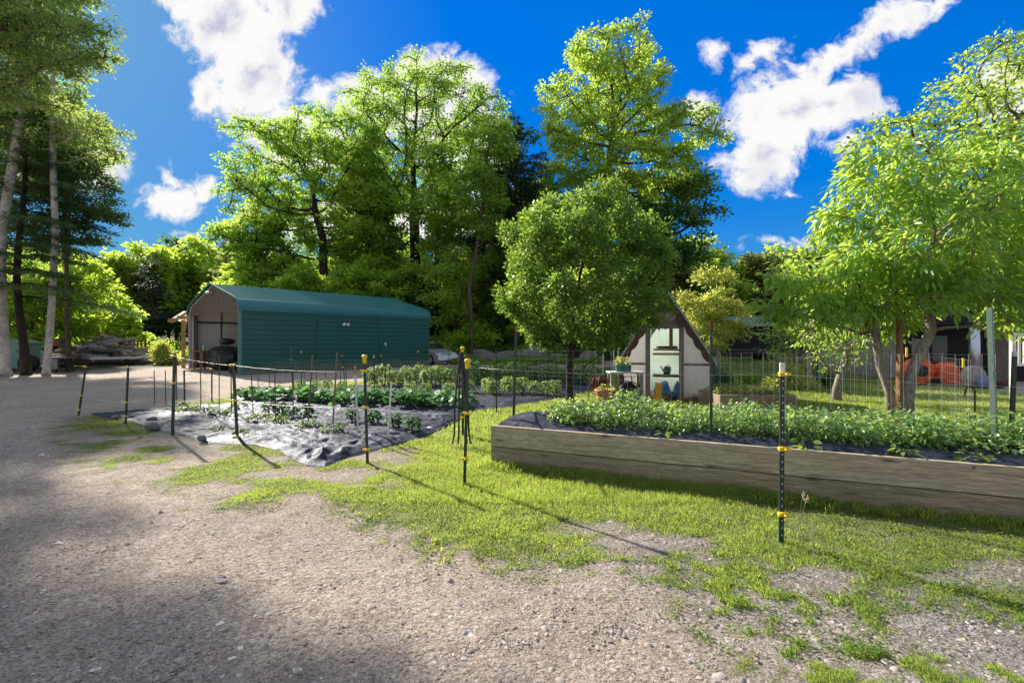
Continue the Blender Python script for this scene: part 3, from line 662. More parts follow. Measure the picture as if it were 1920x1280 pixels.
def bed_plants():
    rs = np.random.default_rng(5); P = []; D = []; N = []; v = []; Ls = []
    for k in range(560):
        x = rs.uniform(.65, BL - 1.05); y = rs.uniform(.32, BW - .12) + .04 * math.sin(x * 3)
        h = rs.uniform(.10, .30) * (1.15 if x < 1.9 or x > 4.2 else 1.0) * (.8 + .35 * float(vnoise(x, y, .5, 3)) * 1.3)
        if .65 < x < 1.3: h *= .75
        n = rs.integers(22, 40); c = rs.random()
        a = rs.uniform(0, 2 * math.pi, n); q = rs.random(n) ** .6; rr = q * .15; z = BH + .03 + h * (rs.random(n) ** .7)
        px, py, _ = bedp(x, y)
        p = np.stack([px + rr * np.cos(a), py + rr * np.sin(a), z], 1); P.append(p)
        d = np.stack([np.cos(a), np.sin(a), rs.normal(-.1, .45, n)], 1); D.append(d); N.append(rs.normal(size=(n, 3)) * .55 + [0, 0, 1]); v.append(.5 * c + .5 * rs.random(n)); Ls.append(rs.uniform(.025, .062, n))
    P, D, N, v, Ls = map(np.concatenate, (P, D, N, v, Ls))
    o = link('bed_foliage', leaf_mesh('bed_foliage', P, D, N, Ls, Ls * .72, v, 'long', .35), lfBed)
    tag(o, 'dense low dark green leafy plants filling the raised bed', 'plants', kind='stuff')
bed_plants()

# ------------------------------------------------------------------ generic small plant
def plantlet(name, label, cat, loc, h, r, n, mat, L=.07, Wd=.045, seed=1, kind='long', droop=.4, stems=5, group=None, shape='bush', stemmat=None):
    rs = np.random.default_rng(seed); root = thing(name, loc, label, cat, 0, group)
    a = rs.uniform(0, 2 * math.pi, n); 
    if shape == 'bush': z = h * (.15 + .85 * rs.random(n) ** .8); rr = r * np.sqrt(np.clip(1 - ((z / h - .5) * 1.7) ** 2, .05, 1)) * rs.random(n) ** .45
    elif shape == 'low': q = rs.random(n) ** .5; rr = r * q; z = h * (1 - .55 * q ** 2) * (.45 + .55 * rs.random(n))
    else: z = h * rs.random(n); rr = r * (1.1 - .5 * z / h) * rs.random(n) ** .5
    P = np.stack([rr * np.cos(a), rr * np.sin(a), z], 1); D = np.stack([np.cos(a), np.sin(a), rs.normal(.0, .4, n)], 1); N = rs.normal(size=(n, 3)) * .45 + [0, 0, 1]
    s = rs.uniform(.6, 1.2, n)
    link('leaves', leaf_mesh('leaves', P, D, N, L * s, Wd * s, rs.random(n), kind, droop), mat, root)
    mb = MB()
    for k in range(stems):
        an = rs.uniform(0, 6.28); q = rs.uniform(.2, .8) * r; mb.tube([(0, 0, -.02), (q * .4 * math.cos(an), q * .4 * math.sin(an), h * .45), (q * math.cos(an), q * math.sin(an), h * rs.uniform(.7, .95))], [.006, .005, .003], 4)
    mb.build('stem', stemmat or lfStem, root); return root
lfStem = M_paint('green stem', (.08, .14, .03), .6)

# ------------------------------------------------------------------ posts
def cross_T(mb, h, w=.034, d=.03, th=.004):
    mb.box((0, 0, h / 2 - .03), (w, th, h + .06)); mb.box((0, d / 2 + th / 2 + .0005, h / 2 - .03), (th, d, h + .06))
def fence_post(base, top, label, insul=(), cap=None, mat=None, w=.034, studs=True, topmat=None, group='steel fence posts around the garden', kind_w=None, rz=0):
    b = Vector(base); tp = Vector(top); h = (tp - b).length
    o = thing('fence_post', b, label, 'fence post', 0, group)
    q = (tp - b).to_track_quat('Z', 'Y'); o.rotation_euler = q.to_euler()
    o.rotation_euler.rotate_axis('Z', -o.rotation_euler.z + rz) if False else None
    e = (Matrix.Rotation(0, 3, 'Z')).to_euler()
    d = (tp - b).normalized(); ax = Vector((0, 0, 1)).cross(d); ang = Vector((0, 0, 1)).angle(d)
    M = Matrix.Rotation(ang, 3, ax) if ax.length > 1e-5 else Matrix.Identity(3)
    o.rotation_euler = (M @ Matrix.Rotation(rz, 3, 'Z')).to_euler()
    m = MB(); cross_T(m, h - (.07 if topmat else 0), w, w * .9, .005)
    if studs:
        m.cur = 1
        for i in range(int(h / .055)): m.box((0, -.0052, .05 + i * .055), (w * .22, .006, .014))
    m.build('shaft', [mat or mDarkGreenPost, mStud], o)
    if topmat:
        m = MB(); m.box((0, 0, h - .035), (w * 1.02, .0058, .07)); m.box((0, w * .45 + .0035, h - .035), (.0058, w * .9, .07)); m.build('post_tip', topmat, o)
    for z in insul:
        m = MB(); m.box((0, -.018, z), (w * 1.7, .032, .03)); m.box((w * .9, -.03, z), (.022, .03, .018)); m.box((-w * .9, -.03, z + .006), (.022, .03, .014)); m.tube([(0, -.03, z), (0, -.065, z)], .008, 6)
        m.build('insulator', mYellow, o, bevel=.002)
    if cap:
        m = MB(); 
        if cap == 'yellow': m.lathe((0, .01, h), [(.02, -.09), (.027, -.07), (.024, -.03), (.036, -.012), (.036, .004), (.028, .016), (.012, .022)], 12); m.build('cap', mYellow, o, smooth=True)
        else: m.lathe((0, .01, h), [(.02, -.05), (.022, 0), (.012, .03)], 10); m.build('cap', mWhite, o, smooth=True)
    return o
def post_px(pb, pt, label, **k):
    bx, by = G(*pb); tx = (pt[0] - 960) / F * by; tz = H + (640 - pt[1]) / F * by
    return fence_post((bx, by, 0), (tx, by, tz), label, **k)
def ins_at(py, pb):  # heights along a post for insulators seen at rows py
    by = G(*pb)[1]; return [max(.05, H + (640 - y) / F * by) for y in py]
FP = []
def P_(pb, pt, label, ins, **k): FP.append((pb, pt)); return post_px(pb, pt, label, insul=ins_at(ins, pb), **k)
P_((147, 777), (161, 683), 'thin dark post leaning right at the far left end of the sheet', (686, 740, 768), studs=False)
P_((235, 794), (240, 686), 'dark post second from the left along the front of the sheet', (688, 754, 780), studs=False)
P_((323, 815), (327, 662), 'dark post before the left side of the garage opening', (667, 718), studs=False, w=.045)
P_((445, 824), (437, 681), 'dark post before the garage corner with yellow clip near its top', (684, 750, 820), studs=False, w=.045)
P_((689, 866), (683, 668), 'dark post with yellow cap at the near corner of the black sheet', (695, 763, 842), cap='yellow', w=.036, studs=False)
P_((871, 906), (877, 676), 'dark post with tall yellow cap in the grass between sheet and raised bed', (774, 859), cap='yellow', w=.032, studs=False)
P_((1465, 1015), (1467, 680), 'nearest green post standing in the grass before the raised bed', (701, 840, 962), w=.036, topmat=mTerra if False else mWhite, studs=True)
def bedpost(px, pyb, pxt, pyt, label, **k):
    Y = (H - BH) * F / (pyb - 640)
    return fence_post(((px - 960) / F * Y, Y, BH - .25), ((pxt - 960) / F * Y, Y, H + (640 - pyt) / F * Y), label, **k), Y
bedpost(1873, 850, 1860, 576, 'tall pale green studded post at the right end of the raised bed', mat=mPaleGreenPost, w=.042, rz=.5)
bedpost(1333, 822, 1334, 602, 'dark post with rusty tip in the middle of the raised bed', w=.03, topmat=mRust, studs=False)
bedpost(962, 782, 968, 612, 'dark post with wooden looking tip at the left end of the raised bed', w=.036, topmat=mStake, studs=False)
post_px((1897, 852), (1904, 658), 'green post with grey tip behind the right end of the bed', w=.05, topmat=mStud, studs=False)
post_px((868, 815), (867, 652), 'post with yellow cap hung with black hoses beside the sheet', insul=ins_at((667, 782), (868, 815)), cap='yellow', w=.04, studs=False)
post_px((931, 775), (930, 655), 'thin dark post left of the raised bed with a plastic bag tied on top', w=.028, studs=False)
post_px((1222, 700), (1225, 655), 'short green post behind the round tree', studs=False)
# rear posts, stakes and rods
rear = [((303, 756), (302, 735 - 23), .03, 'k'), ]
k = 0
for (pb, pt, lab) in [((346, 764), (345, 694), 'short dark post leaning left inside the sheet'), ((566, 737), (565, 657), 'dark white tipped post standing in the squash row'),
                      ((702, 752), (701, 666), 'dark white tipped post right of the near yellow capped post'), ((722, 735), (723, 645), 'dark post with white cap before the garage wall'),
                      ((397, 752), (397, 690), 'dark thin post before the garage opening with yellow clip')]:
    post_px(pb, pt, lab, w=.032, studs=False, topmat=mStud if 'white tip' in lab else None, cap='white' if 'cap' in lab and 'white cap' in lab else None, insul=ins_at((692,), pb) if 'clip' in lab else ())
for (pb, pt, lab) in [((551, 737), (547, 667), 'dark post with yellow clips right of the bent steel stake'), ((647, 722), (641, 660), 'thin dark yellow clipped post before the garage wall'),
                      ((716, 722), (715, 660), 'thin post with yellow clips beside the white capped post'), ((785, 722), (784, 652), 'thin yellow clipped post before the garage far corner'),
                      ((842, 712), (842, 655), 'thin yellow clipped post before the silver car'), ((1071, 700), (1072, 655), 'thin yellow clipped post left of the round tree trunk'), ((889, 705), (889, 652), 'thin yellow clipped post right of the silver car')]:
    post_px(pb, pt, lab, w=.03, studs=False, insul=ins_at((pt[1] + 7, pt[1] + 28), pb))
def stake(name, pb, pt, label, mat, w, cat='stake', group=None, round_=False, z0=0, Y=None, tip=None):
    if Y is None: bx, by = G(*pb)
    else: by = Y; bx = (pb[0] - 960) / F * Y
    tz = H + (640 - pt[1]) / F * by; tx = (pt[0] - 960) / F * by
    o = thing(name, (bx, by, z0), label, cat, 0, group)
    m = MB(); p0 = (0, 0, -.05); p1 = (tx - bx, 0, tz - z0)
    if round_: m.tube([p0, p1], w / 2, 8)
    else: m.beam(p0, p1, w, w * .6)
    m.build('shaft', mat, o)
    if tip: m = MB(); m.beam((p1[0], 0, p1[2] - .02), (p1[0], 0, p1[2] + .12), w * 1.15, w * .8); m.build('tip', tip, o)
    return o
stake('wooden_stake', (577, 797), (586, 667), 'brown wooden stake in the left half of the black sheet', mStake, .028, group='wooden stakes in the black sheet')
stake('wooden_stake', (623, 808), (632, 662), 'taller two-piece wooden stake beside a seedling in the black sheet', mStake, .028, group='wooden stakes in the black sheet')
stake('white_stake', (672, 812), (666, 700), 'white square stake with wooden top left of the yellow capped post', mWhite, .036, tip=mPaleWood)
stake('white_stake', (727, 824), (734, 716), 'white round stake with white knob right of the yellow capped post', mWhite, .026, round_=True)
stake('steel_stake', (551, 790), (546, 650), 'tall bent grey steel stake among the pepper plants', mSteel, .022, group=None, round_=True)
rods = [((290, 757), (289, 694)), ((311, 757), (310, 694)), ((331, 766), (331, 670)), ((377, 775), (375, 640)), ((411, 770), (411, 668)), ((434, 778), (433, 688)), ((475, 778), (471, 697)), ((517, 795), (515, 688)), ((484, 735), (484, 700)), ((505, 735), (505, 698)), ((768, 755), (767, 698)), ((650, 750), (649, 690))]
labs = ['thin steel rod left of two alike at the far left of the sheet', 'thin steel rod beside its shorter twin at the left of the sheet', 'thin rod rising beside the large front post at the sheet left end', 'tallest thin grey rod before the garage opening', 'grey rod in front of the garage doorway beside the dark post', 'rusty thin rod just behind the yellow clipped front post', 'thin rod right of the garage corner over a seedling', 'thin rod beside a seedling left of the bent steel stake', 'short thin rod at the squash row left end', 'short thin rod second from the squash row left end', 'dark thin rod standing in the rear sheet before the pale plants', 'thin rod between the wooden stake and the yellow capped post']
for (pb, pt), l in zip(rods, labs): stake('steel_rod', pb, pt, l, mSteel if 'rusty' not in l else mRust, .021, 'rod', 'thin rods staking the seedlings', True)
for i in range(13):
    px = 572 + i * 23 + random.uniform(-6, 6); stake('steel_rod', (px, 742 + random.uniform(-3, 8)), (px + random.uniform(-3, 3), 690 + random.uniform(-8, 14)), 'thin dark rod staking the rear vegetable rows', mSteel, .017, 'rod', 'thin rods staking the rear rows', True)
# bundle of hanging hoses on the yellow capped post
for i, (dx, l, px0, top) in enumerate([(-.11, 'leftmost', 847, 0), (-.045, 'middle left', 857, 0), (.06, 'middle right', 876, 0), (.10, 'rightmost', 886, 0)]):
    Y = 6.9; cx = (866 - 960) / F * Y; z1 = H - (660 - 640) / F * Y
    o = thing('hanging_hose', (cx, Y, 0), l + ' black hose hanging down from the yellow capped post bundle', 'hose', 0, 'black hoses hung over the post')
    MB().tube([(dx * .12, 0, z1), (dx * .5, -.03 * i, z1 * .8), (dx * .9, -.02, z1 * .45), (dx, .02, .18), (dx * 1.25, 0, .03)], .013, 6).build('hose', mBlackRub, o)
def cable(name, label, cat, pts, r, mat, group=None, n=5):
    a = Vector(pts[0]); o = thing(name, a, label, cat, 0, group)
    MB().tube([Vector(p) - a for p in pts], r, n).build('strand' if 'wire' in name else 'line', mat, o, smooth=True); return o
def wpt(px, py, pb): Y = G(*pb)[1]; return W(px, py, Y)
# drooping black hose from post to post
cable('black_hose', 'black hose drooping from the yellow cap across to the round tree', 'hose', [W(882, 680, 6.2), W(905, 694, 6.6), W(935, 702, 7.0), W(965, 700, 7.6), W(993, 684, 8.2), W(1003, 683, 8.4), W(1030, 695, 9), W(1058, 701, 9.4), W(1085, 696, 9.8), W(1125, 665, 10.4), W(1150, 645, 10.8)], .012, mBlackRub)
def wire(pts, label, r=.0011):
    out = []
    for (a, b) in zip(pts, pts[1:]):
        a = Vector(a); b = Vector(b)
        for k in range(5): q = a.lerp(b, k / 5); q.z -= .035 * (1 - (2 * k / 5 - 1) ** 2) * min(1, (b - a).length / 2); out.append(q)
    out.append(Vector(pts[-1])); cable('fence_wire', label, 'wire', out, r, mWire, 'electric fence strands', 4)
fb = {'a': (147, 777), 'b': (235, 794), 'c': (323, 815), 'd': (445, 824), 'e': (689, 866), 'f': (871, 906), 'g': (1465, 1015)}
wire([wpt(160, 687, fb['a']), wpt(240, 689, fb['b']), wpt(327, 668, fb['c']), wpt(438, 685, fb['d']), wpt(683, 696, fb['e'])], 'top wire strand along the front posts of the sheet')
wire([wpt(152, 741, fb['a']), wpt(237, 755, fb['b']), wpt(325, 719, fb['c']), wpt(441, 751, fb['d']), wpt(686, 764, fb['e']), wpt(874, 775, fb['f'])], 'middle wire strand along the front posts of the sheet', .0014)
wire([wpt(877, 688, fb['f']), wpt(1467, 702, fb['g'])], 'top wire strand from the yellow capped post to the nearest post')
wire([wpt(1467, 702, fb['g']), (4.6, 3.0, 1.2)], 'top wire strand from the nearest post past the right edge')
# welded wire fences
def wire_fence(label, pts, z0, z1, cell, r, group=None):
    o = thing('wire_fence', (pts[0][0], pts[0][1], 0), label, 'wire fence', 0, group)
    m = MB(); n = int((z1 - z0) / cell) + 1
    for (a, b) in zip(pts, pts[1:]):
        a = Vector((a[0], a[1], 0)); b = Vector((b[0], b[1], 0)); Lg = (b - a).length; k = max(1, int(Lg / cell))
        for i in range(k + 1):
            p = a.lerp(b, i / k); m.tube([(p.x, p.y, z0), (p.x, p.y, z1)], r, 3, False)
        for j in range(n):
            z = z0 + (z1 - z0) * j / (n - 1)
            for i in range(k):
                p = a.lerp(b, i / k); q = a.lerp(b, (i + 1) / k); m.tube([(p.x, p.y, z + .006 * math.sin(i * 1.3 + j)), (q.x, q.y, z + .006 * math.sin((i + 1) * 1.3 + j))], r, 3, False)
    m.build('mesh', mWire, o, world=True); return o
Yk = (H - BH) * F
wire_fence('welded wire fence rising from the raised bed behind its plants', [((962 - 960) / F * Yk / 142, Yk / 142 + .02), ((1333 - 960) / F * Yk / 182, Yk / 182 + .03), ((1873 - 960) / F * Yk / 210, Yk / 210 + .03)], .5, 1.38, .1, .0009)
def gp(px, py): return G(px, py)
wire_fence('wire grid fence behind the squash row', [gp(515, 736), gp(702, 742), gp(868, 748)], .05, .98, .1, .0013)
wire_fence('wire grid fence along the rear of the pale plants', [gp(868, 715), gp(1140, 712), gp(1330, 706)], .05, 1.0, .15, .002)
wire_fence('wire grid fence across the lawn behind the fruit trees', [gp(1335, 745), gp(1560, 745), gp(1760, 765), (8.6, 9.0)], .05, 1.15, .15, .0013)
for (px, py, l) in [(1700, 660, 'left'), (1806, 680, 'right')]:
    o = thing('yellow_tag', W(px, py, 6.5 if 0 else 4.55), l + ' yellow tag clipped on the wire fence beside the peach tree', 'tag'); 
    MB().box((0, 0, 0), (.018, .008, .09)).build('plate', mYellow, o)

# ------------------------------------------------------------------ GARAGE
gA = Vector((-12.1, 21.4, 0)); gz = math.atan2(.748, .663); GL, GW = 10.6, 7.4
gar = thing('garage', gA, 'long dark green steel garage with an open front and weathered gable', 'garage', gz)
def ribbed(z0, z1, pitch=.23, d=.03):
    pts = []; z = z0
    while z < z1 - pitch * .5:
        pts += [(0, z), (0, z + pitch * .72), (-d, z + pitch * .78), (-d, z + pitch * .94)]; z += pitch
    pts.append((0, z1)); return [(y, zz) for y, zz in pts]
def shell(name, prof, x0, x1, mat, parent, xs=1):
    m = MB(); n = len(prof); vs = []
    for i in range(xs + 1): vs += [(x0 + (x1 - x0) * i / xs, y, z) for y, z in prof]
    m.add(vs, [(i * n + j, i * n + j + 1, (i + 1) * n + j + 1, (i + 1) * n + j) for i in range(xs) for j in range(n - 1)])
    return m.build(name, mat, parent)
EZ = 3.0
pw = ribbed(.02, EZ)
shell('wall', pw, 0, GL, mGarage, gar)
shell('wall', [(GW - y, z) for y, z in pw][::-1], 0, GL, mGarage, gar)
shell('wall_lining', [(.05, .02), (.05, EZ)], .06, GL - .05, mCream, gar)
shell('wall_lining', [(GW - .05, z) if i % 2 else (GW - .065, z) for i, z in enumerate(np.arange(.02, EZ, .12))], .06, GL - .05, mCream, gar)
for xx in (3.55, 7.1): MB().box((xx, -.034, 1.5), (.05, .012, 2.9)).build('panel_seam', mGarage, gar)
# roof: curved eaves then two ribbed slopes
half = [(-.05, EZ - .12), (-.05, EZ + .05), (-.02, EZ + .2), (.07, EZ + .33), (.22, EZ + .42)]
n = 14; y0, z0 = .22, EZ + .42; y1, z1 = GW / 2, 4.34
sl_ = []
for i in range(n):
    for f_, dz in ((.05, 0), (.72, 0), (.8, .022), (.95, .022)):
        q = (i + f_) / n; sl_.append((y0 + (y1 - y0) * q, z0 + (z1 - z0) * q + dz))
half = half + sl_ + [(y1, z1 + .01)]
full = half + [(GW - y, z) for y, z in half[::-1][1:]]
shell('roof', full, -.12, GL + .08, mRoofG, gar)
inner = [(.04, EZ - .1), (.06, EZ + .12), (.26, EZ + .36), (GW / 2, 4.27), (GW - .26, EZ + .36), (GW - .06, EZ + .12), (GW - .04, EZ - .1)]
shell('roof_lining', inner, -.05, GL, mCream, gar)
m = MB(); back = [(y, z) for y, z in [(0, 0), (0, EZ), (.25, EZ + .4), (GW / 2, 4.3), (GW - .25, EZ + .4), (GW, EZ), (GW, 0)]]
m.add([(GL - .02, y, z) for y, z in back] + [(GL + .02, y, z) for y, z in back], [tuple(range(7)), tuple(range(13, 6, -1))]); m.build('back_wall', mCream, gar)
# gable boards, vertical, individually toned by the material
m = MB(); y = .05; rs = random.Random(3)
def roofz(y): yy = min(y, GW - y); return (EZ + .42 + (4.3 - EZ - .42) * (yy - .22) / (GW / 2 - .22)) if yy > .22 else EZ + .15 + yy
while y < GW - .06:
    w = rs.uniform(.13, .19); y2 = min(y + w, GW - .05); dx = rs.uniform(-.006, .006); zb = EZ - .02 + rs.uniform(-.012, .012)
    a, b = roofz(y) - .03, roofz(y2) - .03
    m.add([(dx, y, zb), (dx, y2 - .008, zb), (dx, y2 - .008, b), (dx, y, a), (dx + .03, y, zb), (dx + .03, y2 - .008, zb), (dx + .03, y2 - .008, b), (dx + .03, y, a)],
          [(0, 3, 2, 1), (4, 5, 6, 7), (0, 4, 7, 3), (1, 2, 6, 5), (0, 1, 5, 4), (3, 7, 6, 2)]); y = y2
m.build('gable_boards', mGable, gar)
MB().beam((-.01, .02, EZ - .06), (-.01, GW - .02, EZ - .06), .06, .1).build('lintel', mGable, gar)
for yy in (-.012, GW + .012):
    o = MB().box((-.02, yy + (.05 if yy < 0 else -.05), EZ / 2 + .03), (.12, .14, EZ + .02)).build('door_post', mTrimG if yy < 0 else mTrimW, gar, bevel=.006)
MB().box((.16, GW - .35, EZ / 2), (.06, .5, EZ - .08)).build('side_panel', mPurlin, gar)
for (ya, za, yb, zb) in ((-.07, EZ + .0, .2, EZ + .44), (.2, EZ + .44, GW / 2, 4.36), (GW / 2, 4.36, GW - .2, EZ + .44), (GW - .2, EZ + .44, GW + .07, EZ)):
    pass
m = MB(); pts = [(-.13, y, z + .01) for y, z in [(-.06, EZ - .1), (-.05, EZ + .08), (.02, EZ + .28), (.22, EZ + .44), (GW / 2, 4.37), (GW - .22, EZ + .44), (GW - .02, EZ + .28), (GW + .05, EZ + .08), (GW + .06, EZ - .1)]]
for a, b in zip(pts, pts[1:]): m.beam(a, b, .05, .07)
m.build('rake_trim', mTrimG, gar)
for xx in np.arange(1.5, GL, 1.5):
    m = MB(); m.tube([(xx, GW - .11, 0), (xx, GW - .11, EZ), (xx, GW - .35, EZ + .3), (xx, GW / 2, 4.18), (xx, .35, EZ + .3), (xx, .11, EZ), (xx, .11, 0)], .03, 4); m.build('frame_rib', mPurlin, gar)
m = MB(); m.box((GL / 2, GW - .12, 2.55), (GL - .3, .04, .08)); m.build('girt', mPurlin, gar)
def floodlight(parent, x, y, z, outx, outy):
    o = MB().box((x, y, z), (.12, .12, .08)).build('floodlight', mWhite, parent)
    for s in (-1, 1):
        cx, cy = x + outx * .12 + outy * s * .13, y + outy * .12 + outx * s * .13
        m = MB(); m.lathe((cx, cy, z - .03), [(.03, .07), (.06, .02), (.075, -.05), (.06, -.055)], 10, Matrix.Rotation(R(35), 4, 'Y' if outx else 'X')); m.build('lamp_head', mWhite, o)
floodlight(gar, -.09, GW / 2 + .1, 3.95, -1, 0)
floodlight(gar, 5.0, -.07, 2.42, 0, -1)
# things in the garage
t_ = thing('covered_machine', worldmat(gar) @ Vector((1.05, 5.2, 0)), 'large black tarp covered machine filling the garage mouth', 'machine', gz)
m = MB(); m.blob((0, 0, .6), (.85, 1.5, .85), 5, .3, 22, 12); m.v = [(x, y, max(0, z)) for x, y, z in m.v]; m.build('tarp', mTarp, t_)
MB().blob((-.2, -.9, 1.5), (.35, .5, .2), 8, .2).build('bundle', mTarp, t_)
t_ = thing('workbench', worldmat(gar) @ Vector((.38, 6.6, 0)), 'low brown wooden workbench just inside the garage opening', 'bench', gz)
MB().box((0, 0, .98), (.6, 1.3, .05)).build('top', mStake, t_)
for sx in (-.25, .25):
    for sy in (-.6, .6): MB().box((sx, sy, .48), (.08, .08, .95)).build('leg', mPaleWood, t_)
MB().box((0, .05, .35), (.55, 1.15, .04)).build('shelf', mStake, t_)
t_ = thing('propane_cylinder', worldmat(gar) @ Vector((.3, 6.2, 1.005)), 'small pale cylinder standing on the garage workbench', 'cylinder')
MB().lathe((0, 0, 0), [(.05, 0), (.05, .2), (.03, .26), (.02, .32)], 12).build('tank', mWhite, t_, smooth=True)
t_ = thing('quad_bike', worldmat(gar) @ Vector((.5, 1.1, 0)), 'dark low machine with pale handlebars beside the garage corner', 'quad bike', gz)
m = MB(); m.blob((0, 0, .45), (.4, .75, .22), 4, .2); m.build('body', mBlack, t_)
for sx in (-.32, .32):
    for sy in (-.5, .5): m = MB(); m.lathe((sx, sy, .24), [(.05, -.09), (.22, -.09), (.24, 0), (.22, .09), (.05, .09)], 14, Matrix.Rotation(R(90), 4, 'Y')); m.build('wheel', mTyre, t_, smooth=True)
MB().tube([(-.35, .35, .85), (-.1, .4, .9), (0, .42, .72), (.1, .4, .9), (.35, .35, .85)], .016, 6).build('handlebar', mSteel, t_)

# lean-to beside the garage
lt = thing('lean_to', worldmat(gar) @ Vector((0, GW + .05, 0)), 'new timber lean-to with ribbed pale roof left of the garage', 'shelter', gz)
n = 30; prof = [(.0 + 3.1 * i / n, 3.15 - .45 * i / n + (.018 if i % 2 else 0)) for i in range(n + 1)]
shell('roof', prof, -.3, 3.2, mLeanRoof, lt)
for x in (-.15, 1.0, 2.1, 3.05): MB().beam((x, 0, 3.07), (x, 3.0, 2.63), .05, .12).build('rafter', mPaleWood, lt)
MB().beam((-.3, 1.2, 2.85), (3.1, 1.2, 2.85), .1, .2).build('beam', mPaleWood, lt)
MB().beam((-.33, .9, 2.72), (-.33, 2.9, 2.72 - .0), .05, .2).build('fascia', mPaleWood, lt)
for x in (0, 3.0):
    MB().box((x, 1.2, 1.36), (.17, .17, 2.72)).build('post', mPaleWood, lt); MB().beam((x, 1.2, 2.0), (x, .35, 2.75), .07, .07).build('brace', mPaleWood, lt)

# ------------------------------------------------------------------ silver car behind the garage
def car():
    c0 = Vector((-4.05, 30.7, 0)); d = Vector((-.748, .663, 0)); cc = c0 + d * 2.1
    o = thing('parked_car', cc, 'silver hatchback showing its front wheel past the garage corner', 'car', math.atan2(-d.y, -d.x))
    prof = [(-2.05, .35), (-2.08, .75), (-1.95, 1.05), (-1.55, 1.42), (-.3, 1.47), (.25, 1.38), (1.05, .98), (1.75, .82), (2.05, .62), (2.1, .3), (1.75, .22), (-1.8, .22)]
    m = MB(); n = len(prof); vs = []
    for yy, k in ((-.84, .93), (-.8, 1), (-.62, 1.03), (.62, 1.03), (.8, 1), (.84, .93)):
        vs += [(x, yy * (1 - .12 * max(0, (z - .9)) / .5), .62 + (z - .62) * k) for x, z in prof]
    m.add(vs, [(i * n + j, i * n + (j + 1) % n, (i + 1) * n + (j + 1) % n, (i + 1) * n + j) for i in range(5) for j in range(n)] + [tuple(range(n))[::-1], tuple(range(5 * n, 6 * n))])
    m.build('body', mSilver, o, smooth=False, bevel=.03)
    for s in (-1, 1):
        m = MB(); yy = s * .80; m.add([(-1.5, yy, 1.0), (.8, yy + s * .02, 1.0), (.2, yy - s * .05, 1.32), (-1.3, yy - s * .05, 1.36)], [(0, 1, 2, 3)]); m.build('side_window', mGlassD, o)
        for x in (-1.3, 1.3):
            w = MB(); w.lathe((x, s * .78, .32), [(.2, -.1), (.31, -.1), (.32, 0), (.31, .1), (.2, .1)], 20, Matrix.Rotation(R(90), 4, 'X')); w = w.build('wheel', mTyre, o, smooth=True)
            r = MB(); r.lathe((x, s * .86, .32), [(.2, -.03), (.2, .02), (.19, .03)], 20, Matrix.Rotation(R(90), 4, 'X'))
            for k in range(5): a = k * 1.257; r.beam((x, s * .895, .32), (x + .18 * math.cos(a), s * .895, .32 + .18 * math.sin(a)), .02, .05)
            r.build('rim', mRim, w)
        m = MB(); m.blob((1.92, s * .6, .68), (.14, .17, .08), 2, .1); m.build('headlight', mWhite, o)
    m = MB(); m.add([(.33, -.6, 1.4), (.33, .6, 1.4), (1.02, .7, 1.03), (1.02, -.7, 1.03)], [(0, 1, 2, 3)]); m.build('windscreen', mGlassD, o)
car()

